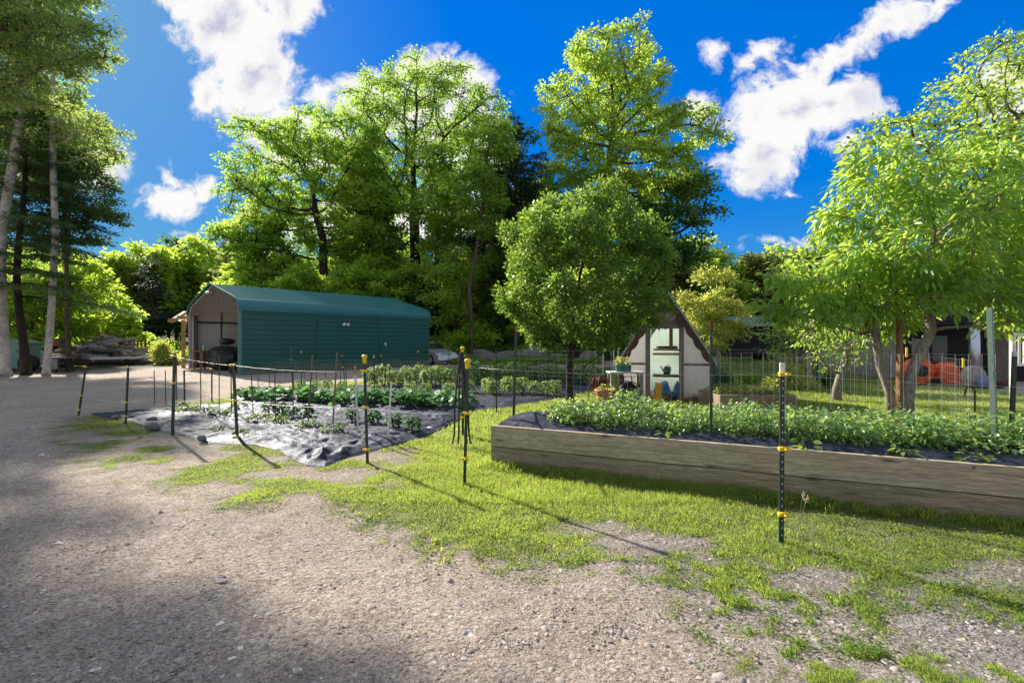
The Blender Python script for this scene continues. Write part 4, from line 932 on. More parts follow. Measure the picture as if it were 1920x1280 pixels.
# ------------------------------------------------------------------ greenhouse (A-frame)
GY = 12.5
def gx(px): return (px - 1248) / F * GY
ghx = (1248 - 960) / F * GY
gh = thing('greenhouse', (ghx, GY, 0), 'small A-frame greenhouse with frosted panels and scalloped brown trim', 'greenhouse', R(-20))
def ghp(x, y, z): c_, s_ = math.cos(R(-20)), math.sin(R(-20)); return (ghx + x * c_ - y * s_, GY + x * s_ + y * c_, z)
PK, EV, HW, DP = 2.86, 1.05, 1.15, 2.2
outl = [(-HW, 0), (-HW, EV), (0, PK), (HW, EV), (HW, 0)]
def clipx(x): return EV + (PK - EV) * (1 - abs(x) / HW)
for s in (-1, 1):   # front panels each side of the door
    x0, x1 = (gx(1279), HW - .05) if s > 0 else (-HW + .05, gx(1213))
    m = MB(); a, b = x0, x1
    m.add([(a, 0, .05), (b, 0, .05), (b, 0, .88), (a, 0, .88)], [(0, 1, 2, 3)]); m.build('lower_panel', mPanelW, gh)
    m = MB(); m.add([(a, 0, .94), (b, 0, .94), (b, 0, clipx(b) - .08), (a, 0, clipx(a) - .08)], [(0, 1, 2, 3)]); m.build('upper_panel', mPanelW, gh)
    m = MB(); m.beam((a, -.02, .91), (b, -.02, .91), .04, .06); m.build('rail', mMauve, gh)
    shell('side_wall', [(0, 0)], 0, 0, mPanelW, gh) if False else None
    m = MB(); m.add([(s * HW, 0, 0), (s * HW, DP, 0), (s * HW, DP, EV), (s * HW, 0, EV)], [(0, 1, 2, 3)]); m.build('side_wall', mPanelW, gh)
    m = MB(); k = 24; prof = []
    for i in range(k + 1): q = i / k; prof.append((s * (HW + .07) * (1 - q), EV - .1 + (PK - EV + .1) * q + (.014 if i % 2 else 0)))
    shell_v = [(x, y, z) for y in (-.16, DP + .1) for x, z in prof]
    m.add(shell_v, [(j, j + 1, k + 2 + j, k + 1 + j) for j in range(k)]); m.build('roof_slope', mLeanRoof, gh)
    m = MB(); m.beam((s * (HW + .075), -.17, EV - .12), (0, -.17, PK + .03), .03, .05); m.build('roof_edge', mTrimW, gh)
    # scalloped bargeboard
    m = MB(); K = 60; vs = []; a = Vector((s * HW, 0, EV - .02)); b = Vector((0, 0, PK - .03)); dv = (b - a); nn = Vector((-s * dv.z, 0, s * dv.x)).normalized() * (1)
    if nn.z > 0: nn = -nn
    for i in range(K + 1):
        p = a + dv * i / K; sc = .13 + .045 * abs(math.sin(i / K * math.pi * 6)); q = p + nn * sc
        vs += [(p.x, -.13, p.z), (q.x, -.13, q.z), (p.x, -.105, p.z), (q.x, -.105, q.z)]
    fs = []
    for i in range(K): o_ = i * 4; fs += [(o_, o_ + 4, o_ + 5, o_ + 1), (o_ + 2, o_ + 3, o_ + 7, o_ + 6), (o_ + 1, o_ + 5, o_ + 7, o_ + 3), (o_, o_ + 2, o_ + 6, o_ + 4)]
    m.add(vs, fs); m.build('bargeboard', mBrownTrim, gh)
    m = MB(); m.beam((s * (HW - .03), -.12, 0), (s * (HW - .03), -.12, EV), .04, .13); m.build('corner_board', mBrownTrim, gh)
for px in (1216, 1276): MB().box((gx(px), -.03, .98), (.12, .07, 1.96)).build('door_jamb', mMauve, gh)
MB().box((gx(1246), -.035, 1.88), (gx(1276) - gx(1216) - .02, .06, .1)).build('door_header', mMauve, gh)
m = MB(); zt = 1.93; xt = lambda z: HW * (1 - (z - EV) / (PK - EV))
m.add([(-xt(zt) + .05, .0, zt), (xt(zt) - .05, .0, zt), (0, .0, PK - .06)], [(0, 1, 2)]); m.build('gable_panel', mMauve, gh)
m = MB(); m.lathe((gx(1257), -.02, H + (640 - 592) / F * GY), [(.0, -.02), (.135, -.02), (.135, .012), (.0, .012)], 24, Matrix.Rotation(R(90), 4, 'X')); m.build('round_window', mPanelW, gh)
m = MB(); m.add([(x, DP, z) for x, z in outl], [(0, 1, 2, 3, 4)]); m.build('back_panel', M_translucent('pale back panel', (.6, .72, .62), .7), gh)
MB().box((gx(1249), .5, 1.28), (.68, .35, .04)).build('shelf', mRust, gh)
MB().box((gx(1249), .5, 1.16), (.72, .4, .05)).build('shelf', mPaleWood, gh)
MB().box((gx(1249), .5, .58), (.72, .4, .06)).build('shelf', mRust, gh)
MB().box((gx(1257), .32, 1.62), (.09, .05, .66)).build('inner_post', mStake, gh)
MB().box((gx(1249), .6, .04), (1.9, 1.7, .06)).build('floor', mStake, gh)
o = thing('watering_can', ghp(gx(1249), 0 + .45, .615), 'teal watering can on the shelf in the greenhouse doorway', 'watering can')
MB().lathe((0, 0, 0), [(.085, 0), (.1, .1), (.085, .19), (.05, .22)], 16).build('body', mTeal, o, smooth=True)
MB().tube([(-.08, 0, .08), (-.14, 0, .17), (-.17, 0, .22)], [.02, .013, .02], 8).build('spout', mTeal, o)
MB().tube([(.08, 0, .05), (.12, 0, .14), (.06, 0, .26), (-.02, 0, .24)], .009, 6).build('handle', mTeal, o)
o = thing('seedling_tray', ghp(gx(1249), 0 + .5, 1.303), 'dark seedling tray on the upper greenhouse shelf', 'tray'); MB().box((0, 0, .04), (.5, .25, .07)).build('tray', mBrownTrim, o, bevel=.008)
o = thing('soil_bag', ghp(gx(1243), 0 - .02 + .25, .07), 'slumped blue and white soil bag in the greenhouse doorway', 'bag'); MB().blob((0, 0, .16), (.27, .15, .24), 6, .6, 18, 10).build('bag', mBlue, o)
o = thing('soil_bag', ghp(gx(1266), 0 + .2, .07), 'narrow blue bag against the right door jamb of the greenhouse', 'bag'); MB().blob((0, 0, .18), (.1, .1, .26), 9, .6).build('bag', mBlue, o)
o = thing('bucket', ghp(gx(1262), 0 - .2, 0), 'small dark blue bucket at the greenhouse doorstep', 'bucket'); MB().lathe((0, 0, 0), [(.09, 0), (.12, .22), (.11, .22), (.085, .02)], 16).build('pail', M_paint('navy', (.02, .06, .14), .4), o, smooth=True)
o = thing('orange_post', ghp(gx(1238), 0 - .9, 0), 'short orange yellow board standing before the greenhouse door', 'post'); MB().box((0, 0, .24), (.14, .05, .52)).build('board', mOrangeY, o, bevel=.004)
MB().box((0, .03, .2), (.03, .03, .44)).build('backing_stake', mStake, o)
# bench, pot, reels
bx = (1172 - 960) / F * 11.9
o = thing('potting_table', (bx, 11.9, 0), 'pale topped potting table left of the greenhouse', 'table')
MB().box((0, 0, .74), (.85, .5, .04)).build('top', mWhite, o, bevel=.004)
for sx in (-.36, .36):
    for sy in (-.18, .18): MB().box((sx, sy, .36), (.07, .07, .72)).build('leg', mGreyBoard, o)
o = thing('planter', (bx - .05, 11.9, .762), 'green planter of yellowing plants on the potting table', 'planter'); MB().box((0, 0, .08), (.36, .2, .16)).build('trough', mTeal, o, bevel=.01)
plantlet('trailing_plant', 'yellowish trailing plant spilling over the potting table planter', 'plant', (bx - .05, 11.9, .92), .2, .22, 160, lfYoung, .06, .035, 3, 'long', .5)
o = thing('terracotta_pot', ((1137 - 960) / F * 10.9, 10.9, 0), 'wide terracotta pot behind the raised bed', 'pot')
MB().lathe((0, 0, .02), [(.15, 0), (.2, .12), (.23, .25), (.27, .36), (.27, .4), (.24, .4), (.22, .3)], 22).build('bowl', mTerra, o, smooth=True)
plantlet('potted_plant', 'pale plant growing in the wide terracotta pot', 'plant', ((1137 - 960) / F * 10.9, 10.9, .32), .22, .18, 90, lfYoung, .06, .03, 13)
def reel(px, Y, zc, rad, mat, name, label, hosem, rz):
    o = thing(name, ((px - 960) / F * Y, Y, 0), label, 'hose reel', rz)
    Mx = Matrix.Rotation(R(90), 4, 'X')
    m = MB(); 
    for k in range(6):
        rr = rad * (.5 + .07 * k)
        for off in (-.08, -.03, .03, .08):
            pts = [(rr * math.cos(a), off, zc + rr * math.sin(a)) for a in np.linspace(0, 6.283, 22)]; m.tube(pts, .012, 5)
    m.build('coiled_hose', hosem, o, smooth=True)
    m = MB()
    for s in (-.12, .12):
        m.tube([(rad * math.cos(a), s, zc + rad * math.sin(a)) for a in np.linspace(0, 6.283, 26)], .012, 6)
        for k in range(4): a = k * math.pi / 4; m.tube([(rad * math.cos(a), s, zc + rad * math.sin(a)), (-rad * math.cos(a), s, zc - rad * math.sin(a))], .009, 5)
    m.lathe((0, 0, zc), [(rad * .4, -.12), (rad * .4, .12)], 16, Mx); m.build('drum', mat, o)
    m = MB()
    for s in (-.17, .17): m.tube([(-rad * 1.1, s, 0), (-rad * .75, s, zc), (-rad * .7, s, zc + rad * 1.45), (rad * .7, s, zc + rad * 1.45), (rad * 1.1, s, 0)], .013, 6)
    m.build('stand', mBlack, o)
    MB().tube([(0, .12, zc), (0, .24, zc), (0.1, .24, zc + .1), (.1, .3, zc + .1)], .01, 6).build('crank', mBlack, o)
reel(1177, 10.6, .38, .24, mBlack, 'hose_reel', 'black hose reel cart left of the greenhouse door', mBlackRub, R(12))
reel(1124, 12.2, .42, .26, mRust, 'hose_reel', 'reel of reddish hose beside the potting table', mHoseR, R(50))
for i, (px, pt, l) in enumerate([(1130, 648, 'left'), (1150, 640, 'tallest, middle'), (1158, 652, 'right')]):
    stake('bamboo_pole', (px, 738), (px + 1, pt), l + ' thin grey pole beside the potting table', mGreyBoard, .03, 'pole', 'thin poles left of the greenhouse', True)

# ------------------------------------------------------------------ yard objects at left
def logpile():
    rs = random.Random(12); c = Vector(((205 - 960) / F * 33, 33, 0))
    k = 0
    labels = {}
    for i in range(120):
        u = rs.uniform(-1, 1); lay = rs.random() ** 1.1; x = c.x + u * 4.3 * (1 - .5 * lay); y = c.y + rs.uniform(-1.7, 1.3); z = .14 + lay * 1.6 * max(0, 1 - abs(u) ** 1.6) + .04
        Lg = rs.uniform(.7, 2.4); r = rs.uniform(.08, .19); a = rs.gauss(0, .55); tl = rs.gauss(0, .16)
        if i < 5: Lg = rs.uniform(2.2, 3.4); r = rs.uniform(.25, .36); x = c.x - 3.4 + i * 1.0; z = .4 + .25 * (i % 2); a = rs.gauss(.3, .2); tl = .14
        o = bpy.data.objects.new('split_log' if i >= 5 else 'thick_log', None); COL.objects.link(o); o.location = (x, y, z); o.rotation_euler = (0, tl, a)
        tag(o, 'pale jagged split log lying in the heap before the forest' if i >= 5 else ['leftmost thick grey log at the heap low end', 'second thick grey log from the left in the heap', 'third thick grey trunk section in the heap', 'fourth thick log near the heap middle', 'fifth thick log right of the heap middle'][i], 'log', 'split logs in the pile' if i >= 5 else 'thick logs in the pile')
        m = MB(); n = 7; pts = [(-Lg / 2 + Lg * q / 3, rs.uniform(-.04, .04), rs.uniform(-.04, .04)) for q in range(4)]
        m.tube(pts, [r * rs.uniform(.7, 1.1) for _ in range(4)], n if i < 5 else rs.choice([3, 4, 5])); m.build('log', rs.choice([mLog, mLog, mLogGrey]) if i >= 5 else mLogGrey, o)
logpile()
for i, (x0, x1, z, mat, l) in enumerate([(172, 300, .42, mWhite, 'long pale board lying along the front of the log heap'), (160, 312, .16, mRust, 'long rusty beam on the ground before the log heap'), (92, 180, .55, mGreyBoard, 'grey plank resting on the low left end of the heap')]):
    Y = 30.6 + i * .2; o = thing('long_board', ((x0 - 960) / F * Y, Y, z), l, 'board')
    m = MB(); m.beam((0, 0, 0), ((x1 - x0) / F * Y, 1.0, .06), .2, .14); m.build('board', mat, o)
# small table saw like machine
o = thing('old_saw', ((116 - 960) / F * 23.3, 23.3, 0), 'grey rusty saw table standing right of the birch trunks', 'saw', R(15))
MB().box((0, 0, .72), (.9, .6, .1)).build('table', mSteel, o, bevel=.01); MB().box((-.22, -.02, .42), (.36, .5, .5)).build('motor_box', mGreyBoard, o)
MB().blob((.14, -.1, .42), (.17, .2, .2), 4, .2).build('motor', mBlack, o)
for sx in (-.36, .36):
    for sy in (-.24, .24): MB().beam((sx * .8, sy * .8, .68), (sx, sy, 0), .06, .06).build('leg', mBlack, o)
o = thing('rusty_stand', ((147 - 960) / F * 25, 25, 0), 'thin rusty trestle right of the grey saw', 'stand')
for s in (-1, 1): MB().beam((0, s * .1, .75), (s * .3, s * .2, 0), .04, .04).build('leg', mRust, o)
MB().beam((-.35, 0, .76), (.35, 0, .76), .06, .05).build('bar', mRust, o)
o = thing('scrap_tyre', ((54 - 960) / F * 24, 24, .42), 'dark rusty wheel leaning between the birch trunks', 'wheel', R(10))
m = MB(); m.lathe((0, 0, 0), [(.24, -.12), (.42, -.12), (.44, 0), (.42, .12), (.24, .12)], 20, Matrix.Rotation(R(85), 4, 'X')); m.build('tyre', mTyre, o, smooth=True)
MB().lathe((0, 0, 0), [(.05, -.06), (.25, -.05), (.25, .05), (.05, .06)], 16, Matrix.Rotation(R(85), 4, 'X')).build('rim', mRust, o)
o = thing('small_shed', ((40 - 960) / F * 27, 27, 0), 'low pale green shed with a tiny dark window behind the birches', 'shed', R(8))
MB().box((0, 0, .72), (1.15, 1.1, 1.4)).build('wall', mPaleGreen, o); m = MB(); m.extr([(-.66, 1.42), (.66, 1.42), (0, 1.62)], -.62, .62); m.build('roof', mPaleGreen, o)
MB().box((.3, -.57, 1.0), (.24, .03, .12)).build('window', mGlassD, o)
o = thing('red_tractor', ((110 - 960) / F * 38, 38, 0), 'dark red machine half hidden in bushes behind the birches', 'tractor')
MB().box((0, 0, 1.35), (1.1, .8, .5)).build('hood', mRed, o, bevel=.05); MB().box((.05, 0, 1.75), (.8, .7, .08)).build('canopy', mRed, o)
for s in (-.4, .4): m = MB(); m.lathe((s, -.4, .5), [(.15, -.12), (.5, -.12), (.5, .12), (.15, .12)], 16, Matrix.Rotation(R(90), 4, 'X')); m.build('wheel', mTyre, o)
for (sx) in (-.3, .4): MB().box((sx, 0, 1.0), (.08, .6, 1.2)).build('frame_post', mBlack, o)
o = thing('red_crate', ((262 - 960) / F * 39, 39, 0), 'faded red slatted cart side behind the log heap', 'cart')
MB().box((0, .3, .8), (1.9, .9, .1)).build('bed', mRed, o)
m = MB()
for i in range(7): m.box((-.9 + i * .3, -.2, 1.25), (.12, .05, 1.0))
for z in (.95, 1.3, 1.65): m.box((0, -.16, z), (1.95, .04, .1))
m.build('slatted_side', mRed, o)
for s in (-.6, .6): m = MB(); m.lathe((s, -.2, .36), [(.1, -.08), (.36, -.08), (.36, .08), (.1, .08)], 14, Matrix.Rotation(R(90), 4, 'X')); m.build('wheel', mTyre, o)

# boulders
bl = [(955, 648, 33, 1.1, .55, 'pale boulder left of the round tree among weeds'), (1000, 645, 34, 1.5, .8, 'largest grey boulder behind the pale plants'), (1048, 652, 33, 1.0, .55, 'grey boulder directly left of the round tree trunk'), (905, 645, 35, 1.0, .6, 'low grey boulder behind the yellow capped posts'), (1105, 650, 33, .9, .55, 'grey boulder right of the round tree trunk'), (870, 640, 36, .8, .6, 'dark boulder near the silver car')]
for i, (px, py, Y, rx, rz_, l) in enumerate(bl):
    o = thing('boulder', ((px - 960) / F * Y, Y, 0), l, 'boulder', 0, 'boulders along the woodland edge'); m = MB(); m.blob((0, 0, rz_ * .5), (rx * 1.25, rx * .8, rz_ * 1.1), i + 3, .6, 20, 12, i); m.build('rock', mRock, o)
o = thing('green_sled', ((884 - 960) / F * 28, 28, 0), 'low dark green tub lying upturned near the boulders', 'tub'); MB().blob((0, 0, .15), (.55, .4, .3), 3, .1, 16, 8).build('tub', M_paint('green plastic', (.01, .16, .08), .4), o)
# field stones at the sheet edge
for i, (px, py, r, l) in enumerate([(287, 806, .11, 'brown stone at the front edge of the black sheet'), (285, 790, .08, 'dark stone lying on the left of the black sheet'), (806, 805, .045, 'small white stone at the right edge of the black sheet'), (378, 826, .07, 'flat pale stone at the sheet front edge'), (215, 785, .06, 'small grey stone at the sheet left corner')]):
    x, y = G(px, py); o = thing('field_stone', (x, y, 0), l, 'stone', 0, 'stones holding the sheet'); m = MB(); m.blob((0, 0, r * .55), (r * 1.15, r, r * .75), i + 20, .35); m.build('stone', mRock if i != 2 else mWhite, o)

# ------------------------------------------------------------------ right background
o = thing('dark_shed', ((1468 - 960) / F * 30, 30, T0(17, 30)), 'dark sided shed with a blue metal roof behind the fruit trees', 'shed')
MB().box((0, 2, 1.0), (5.9, 3.6, 2.1)).build('wall', mDarkWood, o)
m = MB(); k = 26
for i in range(k): m.beam((-3.1 + 6.2 * i / k, -.25, 2.02), (-3.1 + 6.2 * i / k, 2.0, 2.6), .17, .03)
m.add([(-3.15, -.28, 2.0), (3.15, -.28, 2.0), (3.15, 2.0, 2.58), (-3.15, 2.0, 2.58), (-3.15, 4.2, 2.0), (3.15, 4.2, 2.0)], [(0, 1, 2, 3), (3, 2, 5, 4)]); m.build('roof', mRoofB, o)
MB().box((0, -.26, 1.97), (6.3, .05, .14)).build('fascia', mTrimW, o)
m = MB(); m.add([(.55, .18, 0), (2.6, .18, 0), (2.6, .18, 1.2), (2.2, .18, 1.65), (1.5, .18, 1.85), (.9, .18, 1.65), (.55, .18, 1.2)], [tuple(range(7))]); m.build('doorway', mBlack, o)
o = thing('utility_trailer', ((1405 - 960) / F * 25, 25, T0(12.4, 25)), 'low black flatbed trailer parked before the dark shed', 'trailer')
MB().box((0, 0, .5), (2.4, 1.2, .12)).build('deck', mBlack, o)
for s in (-.62, .62):
    w = MB(); w.lathe((.75, s, .33), [(.17, -.1), (.32, -.1), (.34, 0), (.32, .1), (.17, .1)], 18, Matrix.Rotation(R(90), 4, 'X')); w = w.build('wheel', mTyre, o, smooth=True)
    MB().lathe((.75, s, .33), [(.03, -.11), (.17, -.07), (.17, .07), (.03, .11)], 16, Matrix.Rotation(R(90), 4, 'X')).build('rim', mWhite, w)
MB().beam((-1.2, 0, .5), (-2.1, 0, .45), .08, .08).build('hitch', mBlack, o)
def board_fence():
    a = Vector(((1540 - 960) / F * 21.5, 21.5, 0)); b = Vector(((1735 - 960) / F * 18, 18, 0)); Lg = (b - a).length; d = (b - a)
    o = thing('board_fence', a, 'weathered grey vertical board fence behind the peach tree', 'fence', math.atan2(d.y, d.x))
    m = MB(); x = 0; rs = random.Random(4)
    while x < Lg: w = rs.uniform(.1, .14); h = 1.62 + rs.uniform(-.03, .05); m.box((x + w / 2, rs.uniform(-.008, .008), h / 2), (w - .012, .022, h)); x += w
    m.build('boards', mGreyBoard, o)
    for z in (.4, 1.25): MB().box((Lg / 2, .04, z), (Lg, .04, .09)).build('rail', mGreyBoard, o)
    for k in range(4): MB().box((Lg * k / 3, .1, .85), (.1, .1, 1.75)).build('fence_upright', mGreyBoard, o)
board_fence()
o = thing('dark_cabin', (17.3, 17.6, T0(17, 17.6)), 'dark timber building with a porch at the far right', 'building', R(-8))
MB().box((0, 2, 1.05), (4.6, 3, 2.1)).build('wall', mDarkWood, o); m = MB(); m.extr([(-2.6, 2.1), (2.6, 2.1), (0, 2.75)], -.3, 3.8); m.build('roof', mDarkWood, o)
MB().box((-1.3, .46, 1.2), (.8, .05, 1.0)).build('window', mGlassD, o); MB().box((.9, .46, 1.0), (.9, .05, 1.9)).build('door', mGable, o)
o = thing('stove_pipe', ((1827 - 960) / F * 17, 17, 0), 'shiny vertical metal chimney pipe before the dark building', 'chimney pipe'); MB().tube([(0, 0, 0), (0, 0, H + (640 - 605) / F * 17)], .16, 16).build('pipe', M_paint('galvanised pipe', (.6, .62, .65), .25, .8, .2), o, smooth=True)
MB().lathe((0, 0, H + .66), [(.22, 0), (.22, .05), (.03, .16)], 14).build('pipe_cap', mSteel, o)
o = thing('white_railing', ((1925 - 960) / F * 12, 12, .9), 'white slatted railing at the right edge', 'railing')
m = MB()
for i in range(9): m.box((-.3 + i * .12, 0, .4), (.05, .03, .8))
m.build('slats', mWhite, o)
for z in (.02, .78): MB().box((.2, .0, z), (1.1, .05, .07)).build('rail', mWhite, o)
for x in (-.32, .7): MB().box((x, .04, -.05), (.08, .08, 1.75)).build('post', mWhite, o)
o = thing('garden_tractor', ((1748 - 960) / F * 16.5, 16.5, 0), 'bright orange machine with a sloped hood beside the board fence', 'machine', R(-10))
m = MB(); m.extr([(-.05, .06), (1.25, .03), (.85, .22), (.45, .8), (.12, .62)], -.32, .32); m.build('hood', mOrange, o, bevel=.02)
m = MB(); m.lathe((-.45, 0, .5), [(.1, -.22), (.42, -.2), (.42, .2), (.1, .22)], 14, Matrix.Rotation(R(90), 4, 'X')); m.build('blower_housing', mOrange, o)
m = MB(); m.lathe((-.45, 0, .5), [(.0, .23), (.2, .23), (.2, .245), (.0, .245)], 14, Matrix.Rotation(R(90), 4, 'X')); m.build('opening', mBlack, o)
for s in (-.34, .34): m = MB(); m.lathe((-.05, s, .13), [(.05, -.05), (.13, -.05), (.13, .05), (.05, .05)], 14, Matrix.Rotation(R(90), 4, 'X')); m.build('wheel', mTyre, o)
o = thing('junk_bundle', ((1825 - 960) / F * 15.5, 15.5, 0), 'grey and blue slumped bundle before the dark building', 'bundle')
MB().blob((0, 0, .35), (.35, .3, .4), 3, .35).build('sack', mGreyBoard, o); MB().blob((.1, -.25, .2), (.25, .2, .22), 7, .3).build('blue_sack', M_paint('grey blue', (.15, .2, .35), .6), o); MB().blob((.75, -.1, .15), (.3, .15, .17), 8, .3).build('red_sack', mRust, o)
o = thing('rebar_hook', ((1828 - 960) / F * 7.0, 7.0, 0), 'rusty hook-topped rod standing in the lawn by the pale green post', 'rod')
m = MB(); z = H - (735 - 640) / F * 7.0; m.tube([(0, 0, -.05), (0, 0, z)] + [(-.07 + .07 * math.cos(a), 0, z + .07 * math.sin(a) * 1.2) for a in np.linspace(.3, math.pi, 7)] + [(-.15, 0, z - .06)], .011, 6); m.build('bar', mRust, o)
o = thing('planter_box', ((1868 - 960) / F * 5.7, 5.75, 0), 'brown tub with a white rim behind the right end of the bed', 'tub', R(-20))
z1 = H - (815 - 640) / F * 5.7; MB().box((0, 0, z1 / 2 - .01), (.26, .26, z1 - .02)).build('tub', M_paint('brown tub', (.3, .12, .07), .7), o, bevel=.02); MB().box((0, 0, z1), (.34, .34, .03)).build('rim', mWhite, o, bevel=.008)
plantlet('potted_plant', 'bright green plant in the white rimmed brown tub', 'plant', ((1868 - 960) / F * 5.7, 5.75, z1), .16, .14, 90, lfWeed, .06, .035, 19)
# second raised bed
b2 = thing('raised_bed', ((1400 - 960) / F * 11.2, 11.2, 0), 'dark sided low raised bed right of the greenhouse', 'raised bed')
for (c_, d_) in (((0, -.5, .16), (1.7, .05, .3)), ((0, .7, .16), (1.7, .05, .3)), ((-.83, .1, .16), (.05, 1.14, .3)), ((.83, .1, .16), (.05, 1.14, .3))): MB().box(c_, d_).build('plank', mPlankDark, b2)
MB().box((0, .1, .2), (1.6, 1.1, .1)).build('soil', M_paint('soil', (.06, .04, .03), .95, 0, .5, 12, .8), b2)
for i in range(12):
    plantlet('lettuce_plant', 'small yellow green plant in the low dark bed right of the greenhouse', 'plant', (b2.location.x - .7 + .28 * (i % 6), 11.0 + .5 * (i // 6), .25), .2, .14, 45, lfYoung, .07, .05, 60 + i, 'long', .3, 2, 'pale plants in the low dark bed')

# ================================================================== TREES
def tr(px0, Y, blobs, trunk):
    x0 = (px0 - 960) / F * Y; z0 = T0(x0, Y)
    bl = []
    for b in blobs:
        px, py, rx, ry = b[:4]; w = b[4] if len(b) > 4 else 1; dy = b[5] if len(b) > 5 else 0; dr = b[6] if len(b) > 6 else 1
        bl.append(((px - px0) / F * Y, dy, H + (640 - py) / F * Y - z0, rx / F * Y, rx / F * Y * dr * .85, ry / F * Y, w))
    tk = [(0, 0, -.1)] + [((px - px0) / F * Y, (q[0] if q else 0), H + (640 - py) / F * Y - z0) for (px, py, *q) in trunk]
    out = [np.array(tk[0])]
    for p in tk[1:]:
        p = np.array(p); n = max(1, int(np.linalg.norm(p - out[-1]) / .5)); a = out[-1]
        for k in range(1, n + 1): out.append(a + (p - a) * k / n)
    return (x0, Y, z0), out, bl
def ptree(name, label, cat, px0, Y, blobs, trunk, R0, leaf, bark, **k):
    loc, tk, bl = tr(px0, Y, blobs, trunk); return tree(name, label, cat, loc, tk, bl, R0, leaf, bark, **k)

# hero: round tree in the garden
ptree('round_tree', 'round dense dark green tree left of the greenhouse', 'tree', 1070, 10.6, [(1095, 520, 160, 150), (1085, 420, 95, 68, 1.2), (1010, 560, 70, 92), (1150, 540, 64, 86), (1080, 615, 100, 45)],
      [(1068, 735), (1068, 708)], .085, lfRound, bkDark, seed=3, natt=1500, D=.17, dk=.24, nleaf=60000, L=.078, Wd=.042, clump=(120, .26, .2), spread=.16, flat=.8, kind='diamond', rt=.004, tipmax=6, rmin=.004, shell=.75, up=.06)
# peach tree at right
ptree('peach_tree', 'large peach tree with long drooping leaves right of the wooden support post', 'tree', 1698, 8.0, [(1740, 420, 190, 120), (1860, 400, 150, 170), (1640, 400, 110, 90), (1575, 370, 50, 60), (1700, 310, 120, 60), (1850, 540, 140, 60), (1960, 460, 150, 190)],
      [(1702, 740), (1712, 690), (1745, 620), (1742, 560), (1735, 500)], .09, lfPeach, bkFruit, seed=5, natt=900, D=.24, dk=.33, nleaf=17500, L=.14, Wd=.048, clump=(85, .26, .2), spread=.2, flat=.8, kind='long', droop=.35, rt=.006, tipmax=5, rmin=.005, shell=.7, updir=.5, hang=.1)
ptree('peach_tree', 'leaning peach tree with a dark trunk left of the wooden support post', 'tree', 1676, 8.3, [(1600, 520, 95, 60), (1530, 550, 75, 50), (1660, 560, 80, 50), (1490, 520, 45, 40), (1610, 600, 55, 25)],
      [(1668, 735), (1650, 685), (1640, 620), (1632, 580)], .075, lfPeach, bkFruit, seed=8, natt=560, D=.22, dk=.3, nleaf=7000, L=.12, Wd=.044, clump=(50, .28, .2), spread=.22, flat=.8, kind='long', droop=.35, rt=.006, tipmax=5, rmin=.005, shell=.7, updir=.5, hang=.1)
stake('wooden_stake', (1686, 808), (1687, 595), 'tall brown wooden support post between the two peach trunks', mStake, .09, 'post')
ptree('fruit_tree', 'small sparse fruit tree with a pale forked trunk behind the lawn fence', 'tree', 1516, 15.3, [(1500, 620, 55, 38), (1540, 600, 50, 40), (1470, 640, 30, 25)], [(1518, 715), (1514, 692)], .13, lfPeach, bkFruit, seed=11, natt=260, D=.26, dk=.4, nleaf=2600, L=.13, Wd=.045, clump=(26, .4, .3), spread=.26, kind='diamond', rt=.008, rmin=.006, hang=.2)
ptree('fruit_tree', 'sparse fruit tree with a mottled trunk nearer than its forked neighbour', 'tree', 1570, 12.3, [(1555, 640, 55, 40), (1610, 625, 55, 40), (1590, 590, 50, 30)], [(1568, 730), (1575, 705)], .1, lfPeach, bkFruit, seed=12, natt=240, D=.24, dk=.36, nleaf=1800, L=.12, Wd=.04, clump=(24, .35, .3), spread=.24, kind='diamond', rt=.008, rmin=.006, hang=.2)
ptree('young_tree', 'pale yellow green young tree right behind the greenhouse', 'tree', 1345, 17, [(1340, 595, 28, 80, 1.3), (1305, 565, 20, 22), (1365, 610, 22, 40), (1345, 540, 24, 32)], [(1346, 680), (1345, 600), (1345, 530)], .06, lfYoung, bkPale, seed=14, natt=420, D=.3, dk=.42, nleaf=9500, L=.12, Wd=.05, clump=(50, .35, .3), spread=.28, kind='diamond', rt=.008, rmin=.008, up=.15)
# tall trees at the right rear
ptree('locust_tree', 'tall airy tree rising behind the peach tree at the right edge', 'tree', 1850, 19, [(1860, 210, 150, 60), (1780, 160, 90, 35), (1720, 230, 70, 50), (1690, 270, 60, 30), (1890, 110, 80, 35), (1960, 260, 150, 140), (2020, 120, 120, 80), (1800, 330, 150, 60)], [(1862, 560), (1868, 430), (1872, 330)], .24, lfMapleB, bkGrey, seed=21, natt=900, D=.45, dk=.6, nleaf=17000, L=.17, Wd=.085, clump=(70, .6, .22), spread=.36, flat=.4, rt=.012)
ptree('shade_tree', 'dark leaved tree over the dark building at the right edge', 'tree', 1960, 24, [(1900, 430, 180, 120), (1830, 520, 140, 80), (2050, 420, 180, 200)], [(1958, 560), (1950, 450)], .28, lfDark, bkDark, seed=22, natt=500, D=.6, dk=.9, nleaf=16000, L=.26, Wd=.15, clump=(50, .8, .4), spread=.5)
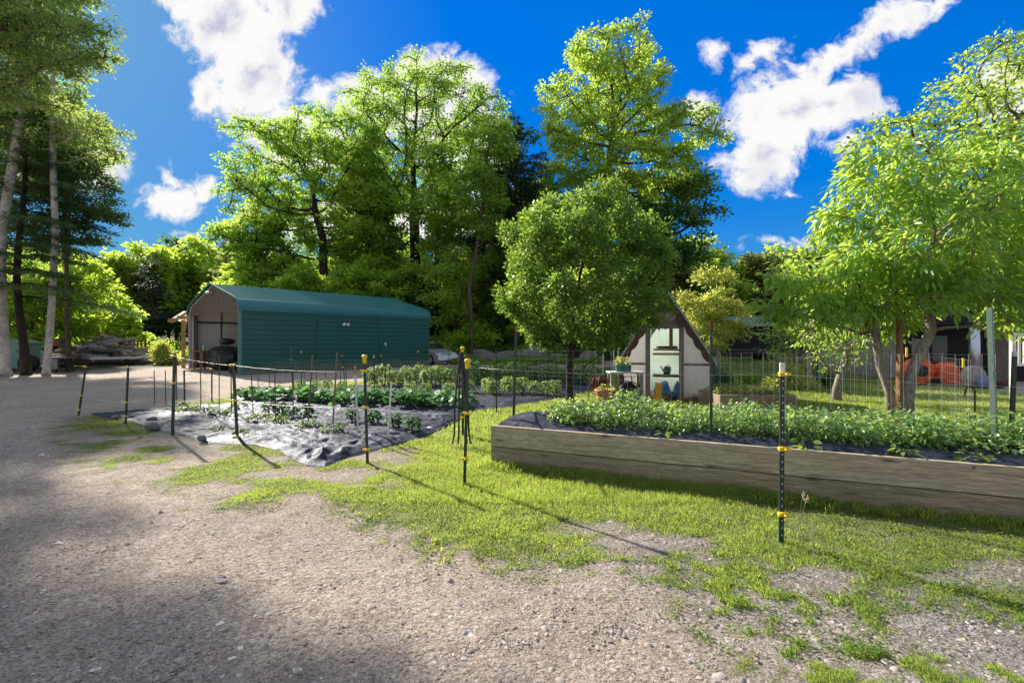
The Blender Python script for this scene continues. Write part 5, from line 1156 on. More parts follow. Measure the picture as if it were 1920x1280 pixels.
# group of tall woodland trees
ptree('maple_tree', 'broad maple standing above the garage roof', 'tree', 607, 42, [(560, 330, 110, 80), (480, 400, 85, 90), (640, 300, 100, 75), (540, 260, 95, 40), (630, 430, 100, 70), (470, 300, 50, 40), (700, 380, 80, 80)], [(607, 560), (606, 450), (590, 390)], .42, lfMaple, bkDark, seed=31, natt=1500, D=.8, dk=1.0, nleaf=38000, L=.25, Wd=.16, clump=(110, 1.1, .5), spread=.6, flat=.4, rt=.022, rmin=.016)
ptree('maple_tree', 'tallest spreading maple behind the garage with many rising limbs', 'tree', 778, 46, [(790, 230, 145, 95), (700, 270, 95, 80), (890, 260, 75, 95), (780, 165, 100, 32), (860, 165, 60, 40), (650, 220, 50, 50), (770, 340, 150, 70)], [(780, 560), (778, 450), (776, 400)], .55, lfMaple, bkDark, seed=32, natt=1900, D=.85, dk=1.05, nleaf=42000, L=.25, Wd=.16, clump=(130, 1.25, .6), spread=.62, flat=.45, rt=.022, rmin=.016, up=.05)
ptree('maple_tree', 'tall bright yellow green maple behind the round tree', 'tree', 1130, 38, [(1165, 120, 95, 60), (1130, 200, 110, 70), (1210, 220, 90, 70), (1100, 290, 80, 60), (1190, 320, 120, 70), (1290, 240, 55, 40), (1050, 250, 35, 40), (1270, 330, 60, 50)], [(1128, 560), (1130, 420), (1140, 330), (1150, 240)], .42, lfMapleB, bkGrey, seed=33, natt=1700, D=.7, dk=.85, nleaf=46000, L=.23, Wd=.15, clump=(130, 1.0, .5), spread=.5, flat=.5, rt=.026, rmin=.018)
ptree('oak_tree', 'darker green oak at the right side of the bright maple', 'tree', 1255, 40, [(1260, 380, 75, 60), (1300, 340, 50, 40), (1240, 450, 95, 60), (1180, 420, 80, 60), (1310, 400, 35, 25)], [(1252, 560), (1250, 430)], .34, lfDark, bkDark, seed=34, natt=700, D=.75, dk=1.0, nleaf=16000, L=.3, Wd=.2, clump=(60, 1.0, .45), spread=.7, flat=.4, rt=.026, rmin=.018)
ptree('slender_tree', 'slender tree with a curving grey trunk right of the tallest maple', 'tree', 884, 36, [(905, 290, 40, 60), (925, 240, 25, 50), (880, 360, 40, 40), (915, 400, 40, 60)], [(884, 600), (880, 540), (893, 470), (905, 380), (912, 300), (925, 230)], .15, lfMaple, bkGrey, seed=35, natt=360, D=.6, dk=.9, nleaf=7000, L=.28, Wd=.18, clump=(40, .9, .4), spread=.6, rt=.02, rmin=.015)
for i, (px, Y, pt, l) in enumerate([(967, 39, 215, 'tall pointed pine right of the slender pale tree'), (1015, 44, 285, 'darker pine between the pointed pine and bright maple'), (940, 47, 330, 'narrow pine behind the slender pale tree')]):
    x = (px - 960) / F * Y; Ht = H + (640 - pt) / F * Y
    conifer('pine_tree', l, 'pine tree', (x, Y, 0), Ht, Ht * .25, lambda h: 3.3 * (1 - h) ** .7 + .35, lfPine if i else lfPine, bkDark, seed=41 + i, R0=.24, nb=95, dens=110, droop=.02, needle=(.3, .06), spray=.8)
# thin dark trunks rising inside the wood
for i, (px, Y, pt, lab) in enumerate([(820, 41, 330, 'slim tree just right of the tallest maple trunk'), (690, 41, 330, 'slim tree between the two big maples'), (955, 41, 300, 'slim tree left of the pointed pine'), (1040, 42, 330, 'slim tree right of the pointed pines'), (480, 43, 380, 'slim tree at the left end of the garage roof'), (510, 44, 430, 'thin trunk left of the broad maple'), (560, 47, 420, 'thin leafy trunk just left of the broad maple trunk'), (668, 45, 400, 'dark trunk between the two big maples'), (710, 43, 380, 'straight dark trunk left of the tallest maple'), (735, 49, 390, 'thin straight trunk left of the tallest maple'), (845, 44, 380, 'straight trunk between tallest maple and slender tree'), (905, 43, 400, 'dark trunk right of the slender pale tree'), (925, 40, 450, 'thick dark trunk left of the round tree'), (855, 38, 520, 'thin grey trunk above the silver car'), (1000, 47, 380, 'dark trunk behind the round tree top'), (1210, 46, 420, 'trunk below the bright maple crown'), (1320, 47, 480, 'trunk right of the greenhouse peak')]):
    ptree('woodland_tree', 'woodland tree with ' + lab, 'tree', px, Y, [(px, pt + 20, 40, 60), (px + 10, pt + 110, 48, 60), (px - 15, pt + 60, 42, 45), (px + 5, pt - 30, 22, 35)], [(px + 3, 600), (px - 2, 500), (px + 2, pt + 60)], .17 + .05 * (i % 3), [lfMaple, lfMapleB, lfDark][i % 3], bkDark if i != 8 else bkGrey, seed=50 + i, natt=320, D=.8, dk=1.1, nleaf=8500, L=.27, Wd=.17, clump=(26, 1.0, .4), spread=.7, rt=.025, rmin=.02, group='thin trees inside the woodland')

# left group
ptree('birch_tree', 'leaning white birch at the left edge with the thickest trunk', 'birch tree', 10, 20.5, [(25, 70, 55, 55), (-20, 120, 80, 100), (40, 190, 45, 55), (30, -50, 110, 60), (-60, 260, 80, 80), (110, 10, 50, 40)], [(4, 600), (0, 500), (3, 430), (12, 380), (32, 262), (42, 180), (56, 110), (70, 20)], .2, lfBirch, bkBirch, seed=61, natt=1100, D=.4, dk=.55, nleaf=16000, L=.14, Wd=.085, clump=(90, .55, .35), spread=.38, flat=.6, rt=.01)
ptree('birch_tree', 'white barked birch trunk right of the dark hemlock trunk', 'birch tree', 86, 21.2, [(62, 140, 32, 40), (85, 50, 32, 35), (150, 245, 65, 34), (205, 285, 45, 16), (60, 240, 55, 55), (70, -30, 60, 45)], [(95, 600), (100, 520), (104, 440), (100, 330), (98, 230), (100, 130)], .14, lfBirch, bkBirch, seed=62, natt=1100, D=.4, dk=.55, nleaf=10000, L=.14, Wd=.085, clump=(60, .5, .3), spread=.36, flat=.55, rt=.01)
def azr(rs, z): return rs.normal(-.15, 1.3)
conifer('hemlock_tree', 'dark hemlock with drooping branches between the birches', 'hemlock tree', ((40 - 960) / F * 21.3, 21.3, 0), 17, 3.6, lambda h: 4.7 * max(0, 1 - h * 1.05) ** .95 * .8 + .3, lfNeedle, bkDark, seed=71, R0=.17, nb=80, dens=240, droop=.16, az=azr, needle=(.2, .045), spray=1.0)
ptree('beech_tree', 'dense leafy tree among the birches with boughs reaching right', 'tree', 128, 23.5, [(60, 330, 60, 60), (140, 370, 60, 42), (205, 405, 42, 18), (50, 430, 60, 45), (170, 330, 45, 26), (215, 365, 26, 14), (130, 440, 50, 22), (-40, 400, 60, 60), (90, 270, 60, 40)], [(126, 600), (124, 450), (120, 360)], .1, lfShade, bkGrey, seed=67, natt=900, D=.4, dk=.5, nleaf=30000, L=.14, Wd=.085, clump=(90, .5, .2), spread=.34, flat=.4, rt=.01)
ptree('maple_tree', 'tall maple rising beyond the birches at the left', 'tree', 120, 35, [(110, 180, 50, 35), (90, 230, 70, 50), (165, 225, 35, 30), (140, 280, 60, 40), (50, 300, 60, 60)], [(122, 600), (125, 400), (128, 270)], .3, lfBirch, bkGrey, seed=63, natt=700, D=.6, dk=.85, nleaf=26000, L=.22, Wd=.14, clump=(90, .8, .4), spread=.55, rt=.018)
ptree('shrubby_tree', 'bright green layered young tree behind the log heap', 'tree', 200, 36, [(200, 590, 48, 45), (205, 560, 22, 25), (170, 610, 30, 25), (240, 615, 28, 25)], [(200, 640), (202, 575)], .07, lfUnder, bkGrey, seed=64, natt=420, D=.45, dk=.6, nleaf=7000, L=.26, Wd=.16, clump=(44, .6, .2), spread=.42, flat=.35)
ptree('maple_tree', 'near maple outside the left edge whose high boughs fill the top left corner', 'tree', -170, 14, [(60, 60, 95, 80), (150, 60, 45, 60), (185, 20, 22, 35), (140, 140, 40, 32), (-60, 60, 120, 110), (190, 70, 16, 24), (20, 170, 70, 40), (168, 105, 36, 22, 3), (212, 40, 10, 12, 6)], [(-165, 420), (-150, 200), (-120, 100)], .2, lfBirch, bkGrey, seed=66, natt=900, D=.28, dk=.38, nleaf=26000, L=.1, Wd=.065, clump=(110, .4, .25), spread=.28, flat=.6, rt=.008, rmin=.006)
# sunlit trees seen between the left trunks
for i, (px, Y, pt, rx, lf, l) in enumerate([(60, 30, 520, 55, lfUnder, 'sunlit leafy tree between the birch trunks'), (130, 31, 500, 48, lfUnder, 'sunlit leafy tree right of the birch trunk'), (5, 32, 480, 60, lfMaple, 'leafy tree behind the thickest birch'), (155, 40, 560, 40, lfMaple, 'low leafy tree left of the bright layered tree')]):
    ptree('understorey_tree', l, 'tree', px, Y, [(px, pt + 30, rx, 45), (px + 8, pt + 80, rx * .9, 45)], [(px, 600), (px + 2, pt + 60)], .09, lf, bkGrey, seed=80 + i, natt=360, D=.5, dk=.7, nleaf=9000, L=.24, Wd=.15, clump=(44, .7, .25), spread=.5, flat=.4, group='sunlit trees behind the birches')

# ---------------- far woodland: a few grown forms copied one by one
protos = []
def proto(kind, seed, leaf, Ht, rad):
    if kind == 'c':
        r = conifer('conifer', None, None, (0, 0, 0), Ht, Ht * .12, lambda h: rad * (1 - h) ** .8 + .25, leaf, bkDark, seed=seed, R0=.2, nb=60, dens=42, droop=.06, needle=(.5, .11), spray=.9)
    else:
        rs = random.Random(seed); bl = [(0, 0, Ht * .62, rad, rad, Ht * .36, 1)] + [(rs.uniform(-1, 1) * rad * .6, rs.uniform(-1, 1) * rad * .6, Ht * rs.uniform(.3, .85), rad * .5, rad * .5, Ht * .16, 1.5) for _ in range(5)]
        r = tree('leafy_tree', None, None, (0, 0, 0), [(0, 0, z) for z in np.arange(-.2, Ht * .45, .9)], bl, .22, leaf, bkDark, seed=seed, natt=420, D=.8, dk=1.1, nleaf=11500, L=.42, Wd=.27, clump=(60, .9, .4), spread=.75, flat=.5, rt=.03, rmin=.03)
    return r
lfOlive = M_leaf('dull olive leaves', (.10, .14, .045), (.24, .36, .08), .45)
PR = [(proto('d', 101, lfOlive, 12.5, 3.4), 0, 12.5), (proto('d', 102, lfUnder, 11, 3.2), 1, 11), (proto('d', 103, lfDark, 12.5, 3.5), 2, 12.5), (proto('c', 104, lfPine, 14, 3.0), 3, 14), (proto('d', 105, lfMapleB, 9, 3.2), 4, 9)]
used = set()
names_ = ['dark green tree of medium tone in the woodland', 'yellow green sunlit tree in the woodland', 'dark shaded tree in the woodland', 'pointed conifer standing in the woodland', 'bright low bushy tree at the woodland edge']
def place(pi, px, Y, Ht, where, sx=1.0):
    r, _, h0 = PR[pi]; x = (px - 960) / F * Y
    o = r if pi not in used else copy_tree(r); used.add(pi)
    s = Ht / h0; o.location = (x, Y, T0(x, Y) - .1); o.rotation_euler = (0, 0, random.uniform(0, 6.28)); o.scale = (s * sx * random.uniform(.9, 1.1), s * sx, s)
    o['label'] = names_[pi] + ' ' + where; o['category'] = 'conifer' if pi == 3 else 'tree'; o['group'] = names_[pi] + ' ' + where
rw = random.Random(77)
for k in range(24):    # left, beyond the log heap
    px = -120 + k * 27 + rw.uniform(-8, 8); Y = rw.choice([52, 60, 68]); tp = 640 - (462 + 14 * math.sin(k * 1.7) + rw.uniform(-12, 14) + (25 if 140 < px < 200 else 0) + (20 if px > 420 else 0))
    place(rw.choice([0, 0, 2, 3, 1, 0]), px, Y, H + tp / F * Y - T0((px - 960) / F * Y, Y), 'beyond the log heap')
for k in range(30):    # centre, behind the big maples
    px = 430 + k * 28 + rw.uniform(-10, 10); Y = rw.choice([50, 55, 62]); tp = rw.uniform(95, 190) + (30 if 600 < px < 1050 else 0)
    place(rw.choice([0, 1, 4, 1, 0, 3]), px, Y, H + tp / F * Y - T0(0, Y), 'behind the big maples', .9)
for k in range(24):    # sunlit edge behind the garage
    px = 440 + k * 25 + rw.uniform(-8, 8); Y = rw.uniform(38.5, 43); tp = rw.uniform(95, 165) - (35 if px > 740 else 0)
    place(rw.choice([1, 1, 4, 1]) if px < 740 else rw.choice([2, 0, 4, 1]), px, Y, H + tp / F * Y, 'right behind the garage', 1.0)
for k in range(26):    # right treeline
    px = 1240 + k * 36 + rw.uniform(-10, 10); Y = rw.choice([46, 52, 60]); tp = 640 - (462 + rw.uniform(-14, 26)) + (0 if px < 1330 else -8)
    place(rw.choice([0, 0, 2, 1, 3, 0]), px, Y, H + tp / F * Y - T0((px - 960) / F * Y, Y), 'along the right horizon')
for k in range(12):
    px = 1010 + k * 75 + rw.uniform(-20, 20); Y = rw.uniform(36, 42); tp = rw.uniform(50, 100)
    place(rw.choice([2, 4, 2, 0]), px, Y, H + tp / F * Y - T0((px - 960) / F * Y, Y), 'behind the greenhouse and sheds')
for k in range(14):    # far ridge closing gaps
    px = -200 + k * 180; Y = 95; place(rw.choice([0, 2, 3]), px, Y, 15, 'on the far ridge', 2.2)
o = thing('bare_tree', ((440 - 960) / F * 50, 50, 0), 'leafless pale dead tree behind the garage gable', 'tree')
rs_ = np.random.default_rng(3); pos, par = grow([(0, 0, z) for z in np.arange(-.1, 6, .5)], env_points([(0, 0, 8.6, 1.9, 1.5, 2.9)], 90, rs_, (30, .6, .6), .5), .5, .8, rs_, up=.2); ch, a, r = skeleton(pos, par, .13, .018); m = MB(); limbs(m, pos, ch, r); m.build('trunk', bkPale, o)

# undergrowth shrubs along the woodland edge
def shrub(label, loc, h, r, n, mat, seed, group=None, L=.12, Wd=.07, name='shrub'):
    rs = np.random.default_rng(seed); root = thing(name, loc, label, 'shrub', rs.uniform(0, 6), group)
    C = rs.normal(size=(14, 3)); C = unit(C) * rs.random((14, 1)) ** .4; C[:, 2] = np.abs(C[:, 2]); i = rs.integers(0, 14, n)
    P = C[i] * [r * .75, r * .75, h * .75] + rs.normal(size=(n, 3)) * [r * .2, r * .2, h * .13]; P[:, 2] = np.abs(P[:, 2]) + .03
    Dv = unit(P + rs.normal(size=(n, 3)) * .4); Dv[:, 2] -= .1; N = rs.normal(size=(n, 3)) * .6 + [0, 0, .8]; s = rs.uniform(.6, 1.25, n)
    link('leaves', leaf_mesh('leaves', P, Dv, N, L * s, Wd * s, .5 * rs.random(14)[i] + .5 * rs.random(n)), mat, root)
    m = MB()
    for c in C: m.tube([(0, 0, 0), (c[0] * r * .3, c[1] * r * .3, c[2] * h * .4), (c[0] * r * .75, c[1] * r * .75, c[2] * h * .75)], [.02, .012, .006], 4)
    m.build('stems', bkDark, root); return root
SH = [shrub(None, (0, 0, 0), 1.5, 1.5, 3200, mt, 200 + i, None, .2, .12, 'undergrowth_shrub') for i, mt in enumerate([lfDark, lfMaple, lfUnder])]
ush = set()
def pshrub(i, px, Y, s, label):
    o = SH[i] if i not in ush else copy_tree(SH[i]); ush.add(i); x = (px - 960) / F * Y
    o.location = (x, Y, T0(x, Y) - .05); o.rotation_euler = (0, 0, rw.uniform(0, 6)); o.scale = (s * rw.uniform(.9, 1.3), s, s * rw.uniform(.75, 1.1)); tag(o, label, 'shrub', label)
for k in range(40):
    px = 790 + k * 15 + rw.uniform(-8, 8); pshrub(rw.choice([0, 0, 1]), px, rw.uniform(36, 39), rw.uniform(.8, 1.2), 'dark shrub in the undergrowth behind the boulders')
for k in range(22):
    px = -60 + k * 18 + rw.uniform(-8, 8); pshrub(rw.choice([2, 1, 1, 0]), px, rw.uniform(37, 42), rw.uniform(.9, 1.4), 'leafy shrub in the undergrowth beyond the log heap')
for k in range(14):
    px = 860 + k * 20 + rw.uniform(-8, 8); pshrub(1, px, rw.uniform(30.5, 32.5), rw.uniform(.3, .5), 'low weedy shrub before the boulders')
for k in range(16):
    px = 1360 + k * 40 + rw.uniform(-8, 8); pshrub(rw.choice([0, 1, 2]), px, rw.uniform(34, 38), rw.uniform(.9, 1.3), 'shrub in the undergrowth behind the dark shed')
shrub('rounded bright green bush between the log heap and the lean-to', ((310 - 960) / F * 31, 31, 0), 1.55, .95, 5200, lfYoung, 230, None, .14, .08)
shrub('yellow green bush seen just behind the lean-to post', ((352 - 960) / F * 34, 34, 0), 1.3, .9, 3000, lfUnder, 231, None, .14, .08)
shrub('flowering pale bush below the small forked fruit tree', ((1478 - 960) / F * 15.0, 15.0, 0), .95, .75, 3200, lfYoung, 232, None, .1, .06)
shrub('dark green bush right of the pale flowering bush', ((1535 - 960) / F * 15.6, 15.6, 0), .8, .6, 2400, lfSquash, 233, None, .1, .06)
shrub('leafy dark green bush against the right side of the greenhouse', ((1352 - 960) / F * 13.6, 13.6, 0), .95, .4, 1800, lfSquash, 234, None, .1, .06)
shrub('low bushy plant in the lawn left of the pale bush', ((1405 - 960) / F * 16.5, 16.5, 0), .5, .5, 1200, lfMaple, 235, None, .08, .05)
# arching grass clump by the greenhouse
def grass_clump(label, loc, h, n, seed, r=.25, mat=None):
    rs = np.random.default_rng(seed); o = thing('grass_clump', loc, label, 'grass clump'); a = rs.uniform(0, 6.28, n); q = rs.random(n) * r
    P = np.stack([q * np.cos(a), q * np.sin(a), np.zeros(n)], 1); D = np.stack([np.cos(a) * .5, np.sin(a) * .5, rs.uniform(.7, 1.3, n)], 1); N = np.stack([-np.sin(a), np.cos(a), np.zeros(n) + .1], 1)
    link('blades', leaf_mesh('blades', P, D, np.cross(D, N), h * rs.uniform(.6, 1.1, n), .012, rs.random(n), 'long', .35), mat or lfTomato, o)
grass_clump('arching grassy clump right of the greenhouse', ((1382 - 960) / F * 13.0, 13.0, 0), .75, 260, 5, .35)
grass_clump('grassy tuft at the greenhouse right front corner', ((1312 - 960) / F * 12.2, 12.2, 0), .4, 160, 6, .3, lfSquash)
def seed_head():
    x, y = G(1500, 975); o = thing('seeding_grass', (x, y, 0), 'tall pale seeding grass stalk right of the nearest green post', 'grass stalk')
    m = MB(); rs = random.Random(2)
    for k, (dx, h) in enumerate([(0, .24), (.03, .21)]):
        m.tube([(dx * .3, 0, 0), (dx + .01, 0, h * .6), (dx + .03, 0, h)], .0018, 4)
        for i in range(16): z = h - rs.uniform(0, .07); m.blob((dx + .028 + rs.uniform(-.015, .015), rs.uniform(-.01, .01), z), (.004, .004, .007), i, 0, 5, 4)
    m.build('stalk', M_paint('dry straw', (.55, .45, .25), .8), o)
seed_head()

# ------------------------------------------------------------------ vegetable rows
for i, (px, py, l) in enumerate([(340, 770, 'first'), (357, 774, 'second'), (385, 777, 'third'), (412, 783, 'fourth'), (447, 770, 'small'), (483, 792, 'fifth'), (522, 797, 'sixth'), (577, 806, 'seventh'), (627, 815, 'eighth'), (412, 811, 'tiny'), (450, 818, 'tiny second')]):
    x, y = G(px, py); s = .5 if 'tiny' in l else 1
    plantlet('tomato_seedling', l + ' seedling from the left, sprawling on the black sheet', 'seedling', (x, y, .05), .17 * s, .17 * s, int(60 * s), lfTomato, .09, .04, 300 + i, 'long', .5, 3, 'seedlings on the black sheet', 'low')
for i, (px, py, l) in enumerate([(503, 780, 'leftmost'), (525, 780, 'second'), (547, 787, 'third'), (576, 785, 'fourth'), (660, 795, 'fifth'), (700, 798, 'sixth'), (738, 806, 'seventh'), (773, 812, 'rightmost')]):
    x, y = G(px, py)
    plantlet('pepper_plant', l + ' of the upright dark green pepper plants on the black sheet', 'pepper plant', (x, y, .05), .23, .11, 150, lfPepper, .07, .04, 330 + i, 'long', .4, 4, 'pepper plants on the black sheet')
rs = random.Random(9)
sq0 = plantlet('squash_plant', None, None, (0, 0, 0), .36, .42, 70, lfSquash, .17, .17, 400, 'round', .3, 6, None, 'low')
sq1 = plantlet('squash_plant', None, None, (0, 0, 0), .32, .36, 60, lfSquash, .15, .15, 401, 'round', .3, 6, None, 'low')
first = [True, True]
for i in range(20):
    px = 468 + i * 20.5; py = 752 + (px - 468) * .036 + rs.uniform(-6, 3); x, y = G(px, py); b = i % 2
    o = (sq0, sq1)[b] if first[b] else copy_tree((sq0, sq1)[b]); first[b] = False
    o.location = (x, y, .03); o.rotation_euler = (0, 0, rs.uniform(0, 6)); s = rs.uniform(.8, 1.15); o.scale = (s, s, s * rs.uniform(.85, 1.1))
    tag(o, 'broad leaved dark green squash plant in the row behind the rumpled sheet', 'squash plant', 'squash plants in a row')
tm = [plantlet('tomato_plant', None, None, (0, 0, 0), .62, .27, 230, lfTomato, .13, .055, 420 + i, 'long', .7, 4, None, 'bush') for i in range(3)]
ft = [True] * 3
rows = [[(px, 727) for px in (694, 718, 742, 764, 790, 806, 822, 845)], [(px, 745) for px in (640, 662, 705, 770, 800, 842)], [(px, 722) for px in (885, 905, 925, 946, 968, 990, 1012, 1035, 1056, 1085, 1105)],
        [(px, 741) for px in (880, 918, 926, 955, 975, 1004, 1024, 1040)], [(px, 712) for px in (700, 730, 760, 790, 820, 850, 880, 910, 940, 970, 1000, 1030, 1060, 1090, 1120, 1140)], [(px, 733) for px in (560, 590, 615, 640)]]
for ri, row in enumerate(rows):
    for (px, py) in row:
        x, y = G(px + rs.uniform(-3, 3), py + rs.uniform(-2, 2)); b = rs.randrange(3); o = tm[b] if ft[b] else copy_tree(tm[b]); ft[b] = False
        s = {0: 1.05, 1: .6, 2: 1.15, 3: .75, 4: .85, 5: .55}[ri] * rs.uniform(.85, 1.12); o.location = (x, y, .02); o.rotation_euler = (0, 0, rs.uniform(0, 6)); o.scale = (s, s, s)
        lb = ['pale green tomato plant in the row before the garage far corner', 'small tomato plant just behind the squash row', 'tall pale tomato plant in the row left of the round tree', 'shorter tomato plant before the row beside the round tree', 'pale potato-like plant in the farthest garden row', 'small pale plant at the left end of the rear sheet'][ri]
        tag(o, lb, 'vegetable plant', lb)
# self-sown sprigs on the bed's front edge
for i, (px, pz, l) in enumerate([(1515, .49, 'sprig with narrow leaves on the bed edge right of the nearest post'), (1700, .49, 'leafy sprig over the bed front edge in the middle right'), (1840, .49, 'small sprig on the bed edge by the pale green post'), (1250, .49, 'tiny sprig on the bed front edge')]):
    kx = (px - 960) / F; t_ = (.25 + kx * 5.87) / (.914 + kx * .405); x, y, _ = bedp(t_, .1)
    plantlet('weed_sprig', l, 'weed', (x, y, BH - .01), .09, .09, 14 if i < 3 else 6, lfWeed, .08, .045, 500 + i, 'long', .3, 2)
# ------------------------------------------------------------------ grass blades
def blades(name, rings, seed, label):
    rs = np.random.default_rng(seed); Ps = []; Ls = []; Ws = []; Vs = []
    for (y0, y1, n, L, Wd) in rings:
        y = 1 / (1 / y1 + rs.random(n) * (1 / y0 - 1 / y1)) if y1 < 13 else rs.uniform(y0, y1, n)
        x = rs.uniform(-1.12, 1.12, n) * y; d = grass_density(x, y)
        sdb = polysd(x, y, [bedp(0, 0)[:2], bedp(BL, 0)[:2], bedp(BL, BW)[:2], bedp(0, BW)[:2]])
        s1 = polysd(x, y, [G(*p) for p in sh1t] + [G(*p) for p in sh1b[::-1]]); s2 = polysd(x, y, [G(*p) for p in sh2t] + [G(*p) for p in sh2b[::-1]])
        ghm = (np.abs(x - ghx) < 1.15) & (y > 12.45) & (y < 14.8)
        ok = (rs.random(n) < d ** 1.2) & (sdb < 0) & (s1 < -.02) & (s2 < 0) & ~ghm
        x, y, d, sdb = x[ok], y[ok], d[ok], sdb[ok]
        clump = .55 + .9 * fbm(x, y, .25, 61, 3)
        edge = 1 + 1.5 * sstep(-.28, -.02, sdb)
        lush = (.26 + .85 * sstep(.3, 1.0, d)) * (1 - .15 * sstep(4.8, 3.8, y)) * (.5 + .5 * sstep(-2.6, -.2, x + .5 * (y - 6))) * (1 - .35 * sstep(1.5, 3.5, x) * sstep(6, 4, y)) 
        Ps.append(np.stack([x, y, gh_(x, y) - .008], 1)); Ls.append(L * clump * edge * lush * rs.uniform(.5, 1.3, len(x))); Ws.append(Wd * rs.uniform(.7, 1.2, len(x)))
        Vs.append(np.clip(.02 + .45 * fbm(x, y, .5, 71, 4) + .62 * rs.random(len(x)) + .1 * sstep(1, 4, x), 0, 1))
    P, L, Wd, v = map(np.concatenate, (Ps, Ls, Ws, Vs)); n = len(P); a = rs.uniform(0, 6.28, n); t = rs.uniform(.2, 1.6, n)
    D = np.stack([np.cos(a) * t, np.sin(a) * t, np.ones(n)], 1); N = np.stack([np.cos(a + 1.2), np.sin(a + 1.2), np.zeros(n) + .3], 1)
    print('blades', name, n)
    return tag(link(name, leaf_mesh(name, P, D, N, L, Wd, v  , 'blade'), lfTurf), label, 'grass', kind='stuff')
blades('grass', [(2.1, 4.5, 420000, .05, .0048), (4.5, 8, 300000, .058, .0065), (8, 13, 150000, .07, .011), (13, 28, 170000, .09, .02)], 1, 'short green grass growing between the gravel, beds and lawn')
def broadleaf():   # clover-like weeds mixed in the verge, denser at left
    rs = np.random.default_rng(8); n = 170000; y = 1 / (1 / 9 + rs.random(n) * (1 / 2.3 - 1 / 9)); x = rs.uniform(-1.1, 1.1, n) * y
    d = grass_density(x, y); w = sstep(.5, .68, fbm(x, y, .4, 91, 3)) * (.45 + .55 * sstep(0, -2.5, x)); w = np.maximum(w, .55 * sstep(4.8, 3.8, y) * sstep(.42, .6, fbm(x, y, .12, 93, 2))); ok = (rs.random(n) < d * w)
    sdb = polysd(x, y, [bedp(0, 0)[:2], bedp(BL, 0)[:2], bedp(BL, BW)[:2], bedp(0, BW)[:2]]); s1 = polysd(x, y, [G(*p) for p in sh1t] + [G(*p) for p in sh1b[::-1]]); ok &= (sdb < -.02) & (s1 < -.02) & (y < 8.6)
    x, y = x[ok], y[ok]; m = len(x); P = np.stack([x, y, gh_(x, y) + rs.uniform(.002, .035, m) * (.3 + fbm(x, y, .3, 3))], 1); a = rs.uniform(0, 6.28, m); D = np.stack([np.cos(a), np.sin(a), rs.uniform(0, .6, m)], 1); s = rs.uniform(.5, 1.2, m)
    tag(link('clover', leaf_mesh('clover', P, D, np.tile([0, 0, 1.], (m, 1)) + rs.normal(size=(m, 3)) * .4, .02 * s, .015 * s, rs.random(m)), lfWeed), 'low broad leaved clover and weeds in the verge', 'weeds', kind='stuff')
broadleaf()
def tufts():
    rs = np.random.default_rng(18); n = 9000; k = rs.integers(0, 420, n); cx = rs.uniform(-.1, BL, 420)[k]; cy = -np.abs(rs.normal(.05, .07, 420))[k]
    bx_ = cx + rs.normal(0, .025, n); by_ = np.minimum(cy + rs.normal(0, .02, n), -.01); c_, s_ = math.cos(BR), math.sin(BR)
    x = BA.x + bx_ * c_ - by_ * s_; y = BA.y + bx_ * s_ + by_ * c_; hh = rs.uniform(.07, .2, 420)[k] * rs.uniform(.6, 1.1, n)
    m2 = 5000; k2 = rs.integers(0, 330, m2); y2 = (1 / (1 / 7 + rs.random(330) * (1 / 2.6 - 1 / 7))); x2 = rs.uniform(-.35, 1.0, 330) * y2; d2 = grass_density(x2, y2)
    sdb = polysd(x2, y2, [bedp(0, 0)[:2], bedp(BL, 0)[:2], bedp(BL, BW)[:2], bedp(0, BW)[:2]]); s1 = polysd(x2, y2, [G(*p) for p in sh1t] + [G(*p) for p in sh1b[::-1]])
    okc = (d2 > .3) & (sdb < -.05) & (s1 < -.05); q = okc[k2]; x = np.concatenate([x, (x2[k2] + rs.normal(0, .022, m2))[q]]); y = np.concatenate([y, (y2[k2] + rs.normal(0, .022, m2))[q]]); hh = np.concatenate([hh, (rs.uniform(.03, .08, 330)[k2] * rs.uniform(.6, 1.1, m2))[q]])
    n = len(x); a = rs.uniform(0, 6.28, n); t_ = rs.uniform(.15, .9, n); D = np.stack([np.cos(a) * t_, np.sin(a) * t_, np.ones(n)], 1); N = np.stack([-np.sin(a), np.cos(a), np.zeros(n) + .1], 1)
    tag(link('grass_tufts', leaf_mesh('grass_tufts', np.stack([x, y, gh_(x, y) - .005], 1), D, np.cross(D, N), hh, .008, np.clip(rs.normal(.45, .25, n), 0, 1), 'long', .3), lfGrass), 'longer grass tufts along the foot of the raised bed', 'grass', kind='stuff')
tufts()
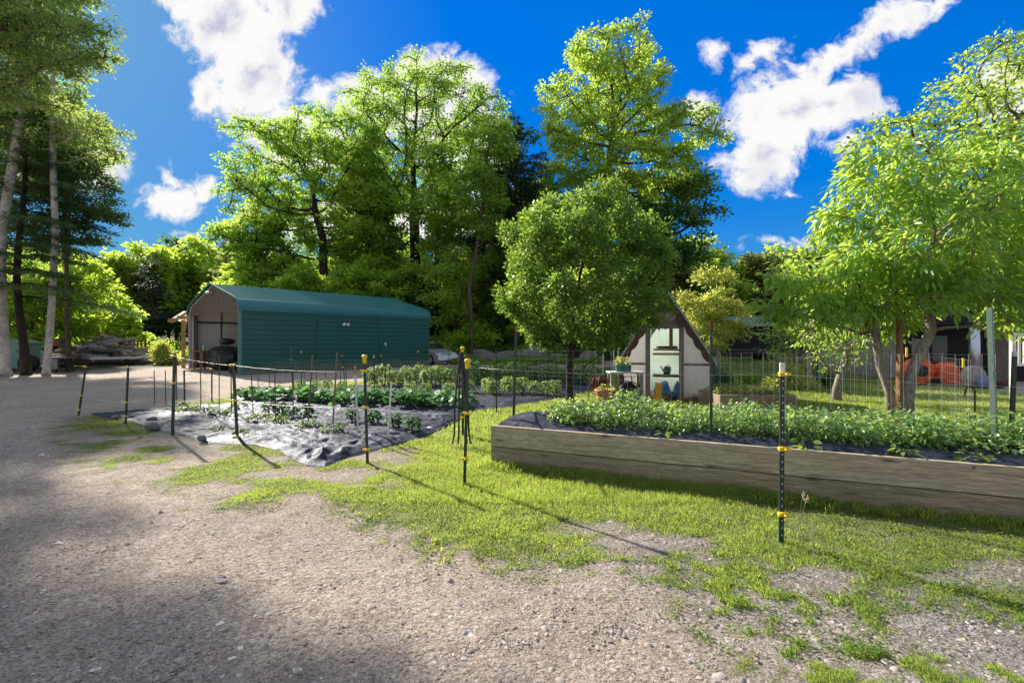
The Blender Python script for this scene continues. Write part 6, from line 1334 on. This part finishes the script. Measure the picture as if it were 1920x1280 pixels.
def pebbles():
    rs = np.random.default_rng(4); n = 42000; y = 1 / (1 / 12 + rs.random(n) * (1 / 2.0 - 1 / 12)); x = rs.uniform(-1.12, 1.12, n) * y; d = grass_density(x, y)
    s1 = polysd(x, y, [G(*p) for p in sh1t] + [G(*p) for p in sh1b[::-1]]); sdb = polysd(x, y, [bedp(0, 0)[:2], bedp(BL, 0)[:2], bedp(BL, BW)[:2], bedp(0, BW)[:2]])
    ok = (rs.random(n) > d * 1.3) & (s1 < 0) & (sdb < 0); x, y = x[ok], y[ok]; m = len(x)
    r = (.0019 + .009 * rs.random(m) ** 13 + .014 * rs.random(m) ** 90 + .0017 * rs.random(m)) * (1 + .12 * y)
    base = unit(np.array([[1, 0, 0], [.3, .95, 0], [-.8, .6, .1], [-.8, -.6, 0], [.3, -.95, .1], [.1, .1, .8], [0, 0, -.6]])); f = [(0, 1, 5), (1, 2, 5), (2, 3, 5), (3, 4, 5), (4, 0, 5)]
    a = rs.uniform(0, 6.28, m); c, s = np.cos(a), np.sin(a); b = base[None] * rs.uniform(.7, 1.3, (m, 7, 1)); sc = r[:, None, None] * np.stack([rs.uniform(.9, 1.6, m), rs.uniform(.7, 1.1, m), rs.uniform(.5, .9, m)], 1)[:, None]
    b = b * sc; V = np.stack([b[..., 0] * c[:, None] - b[..., 1] * s[:, None], b[..., 0] * s[:, None] + b[..., 1] * c[:, None], b[..., 2]], -1)
    gz_ = gh_(x, y) - .004
    V = V + np.stack([x, y, gz_], 1)[:, None]
    lo = (np.array(f).ravel()[None] + 7 * np.arange(m)[:, None]).ravel(); me = mesh_np('pebbles', V.reshape(-1, 3), lo, np.arange(0, len(lo), 3), {'v': ('FACE', np.repeat(rs.random(m), 5))})
    t = NT('pebble'); t.set(col=t.ramp(t.attr('v'), [(.0, (.2, .17, .15)), (.5, (.36, .3, .26)), (.93, (.42, .37, .33)), (1, (.65, .61, .56))]), rough=.9, spec=.2)
    tag(link('pebbles', me, t.mat), 'loose pebbles scattered over the gravel', 'pebbles', kind='stuff')
pebbles()
print('faces', sum(len(o.data.polygons) for o in S.objects if o.type == 'MESH'))
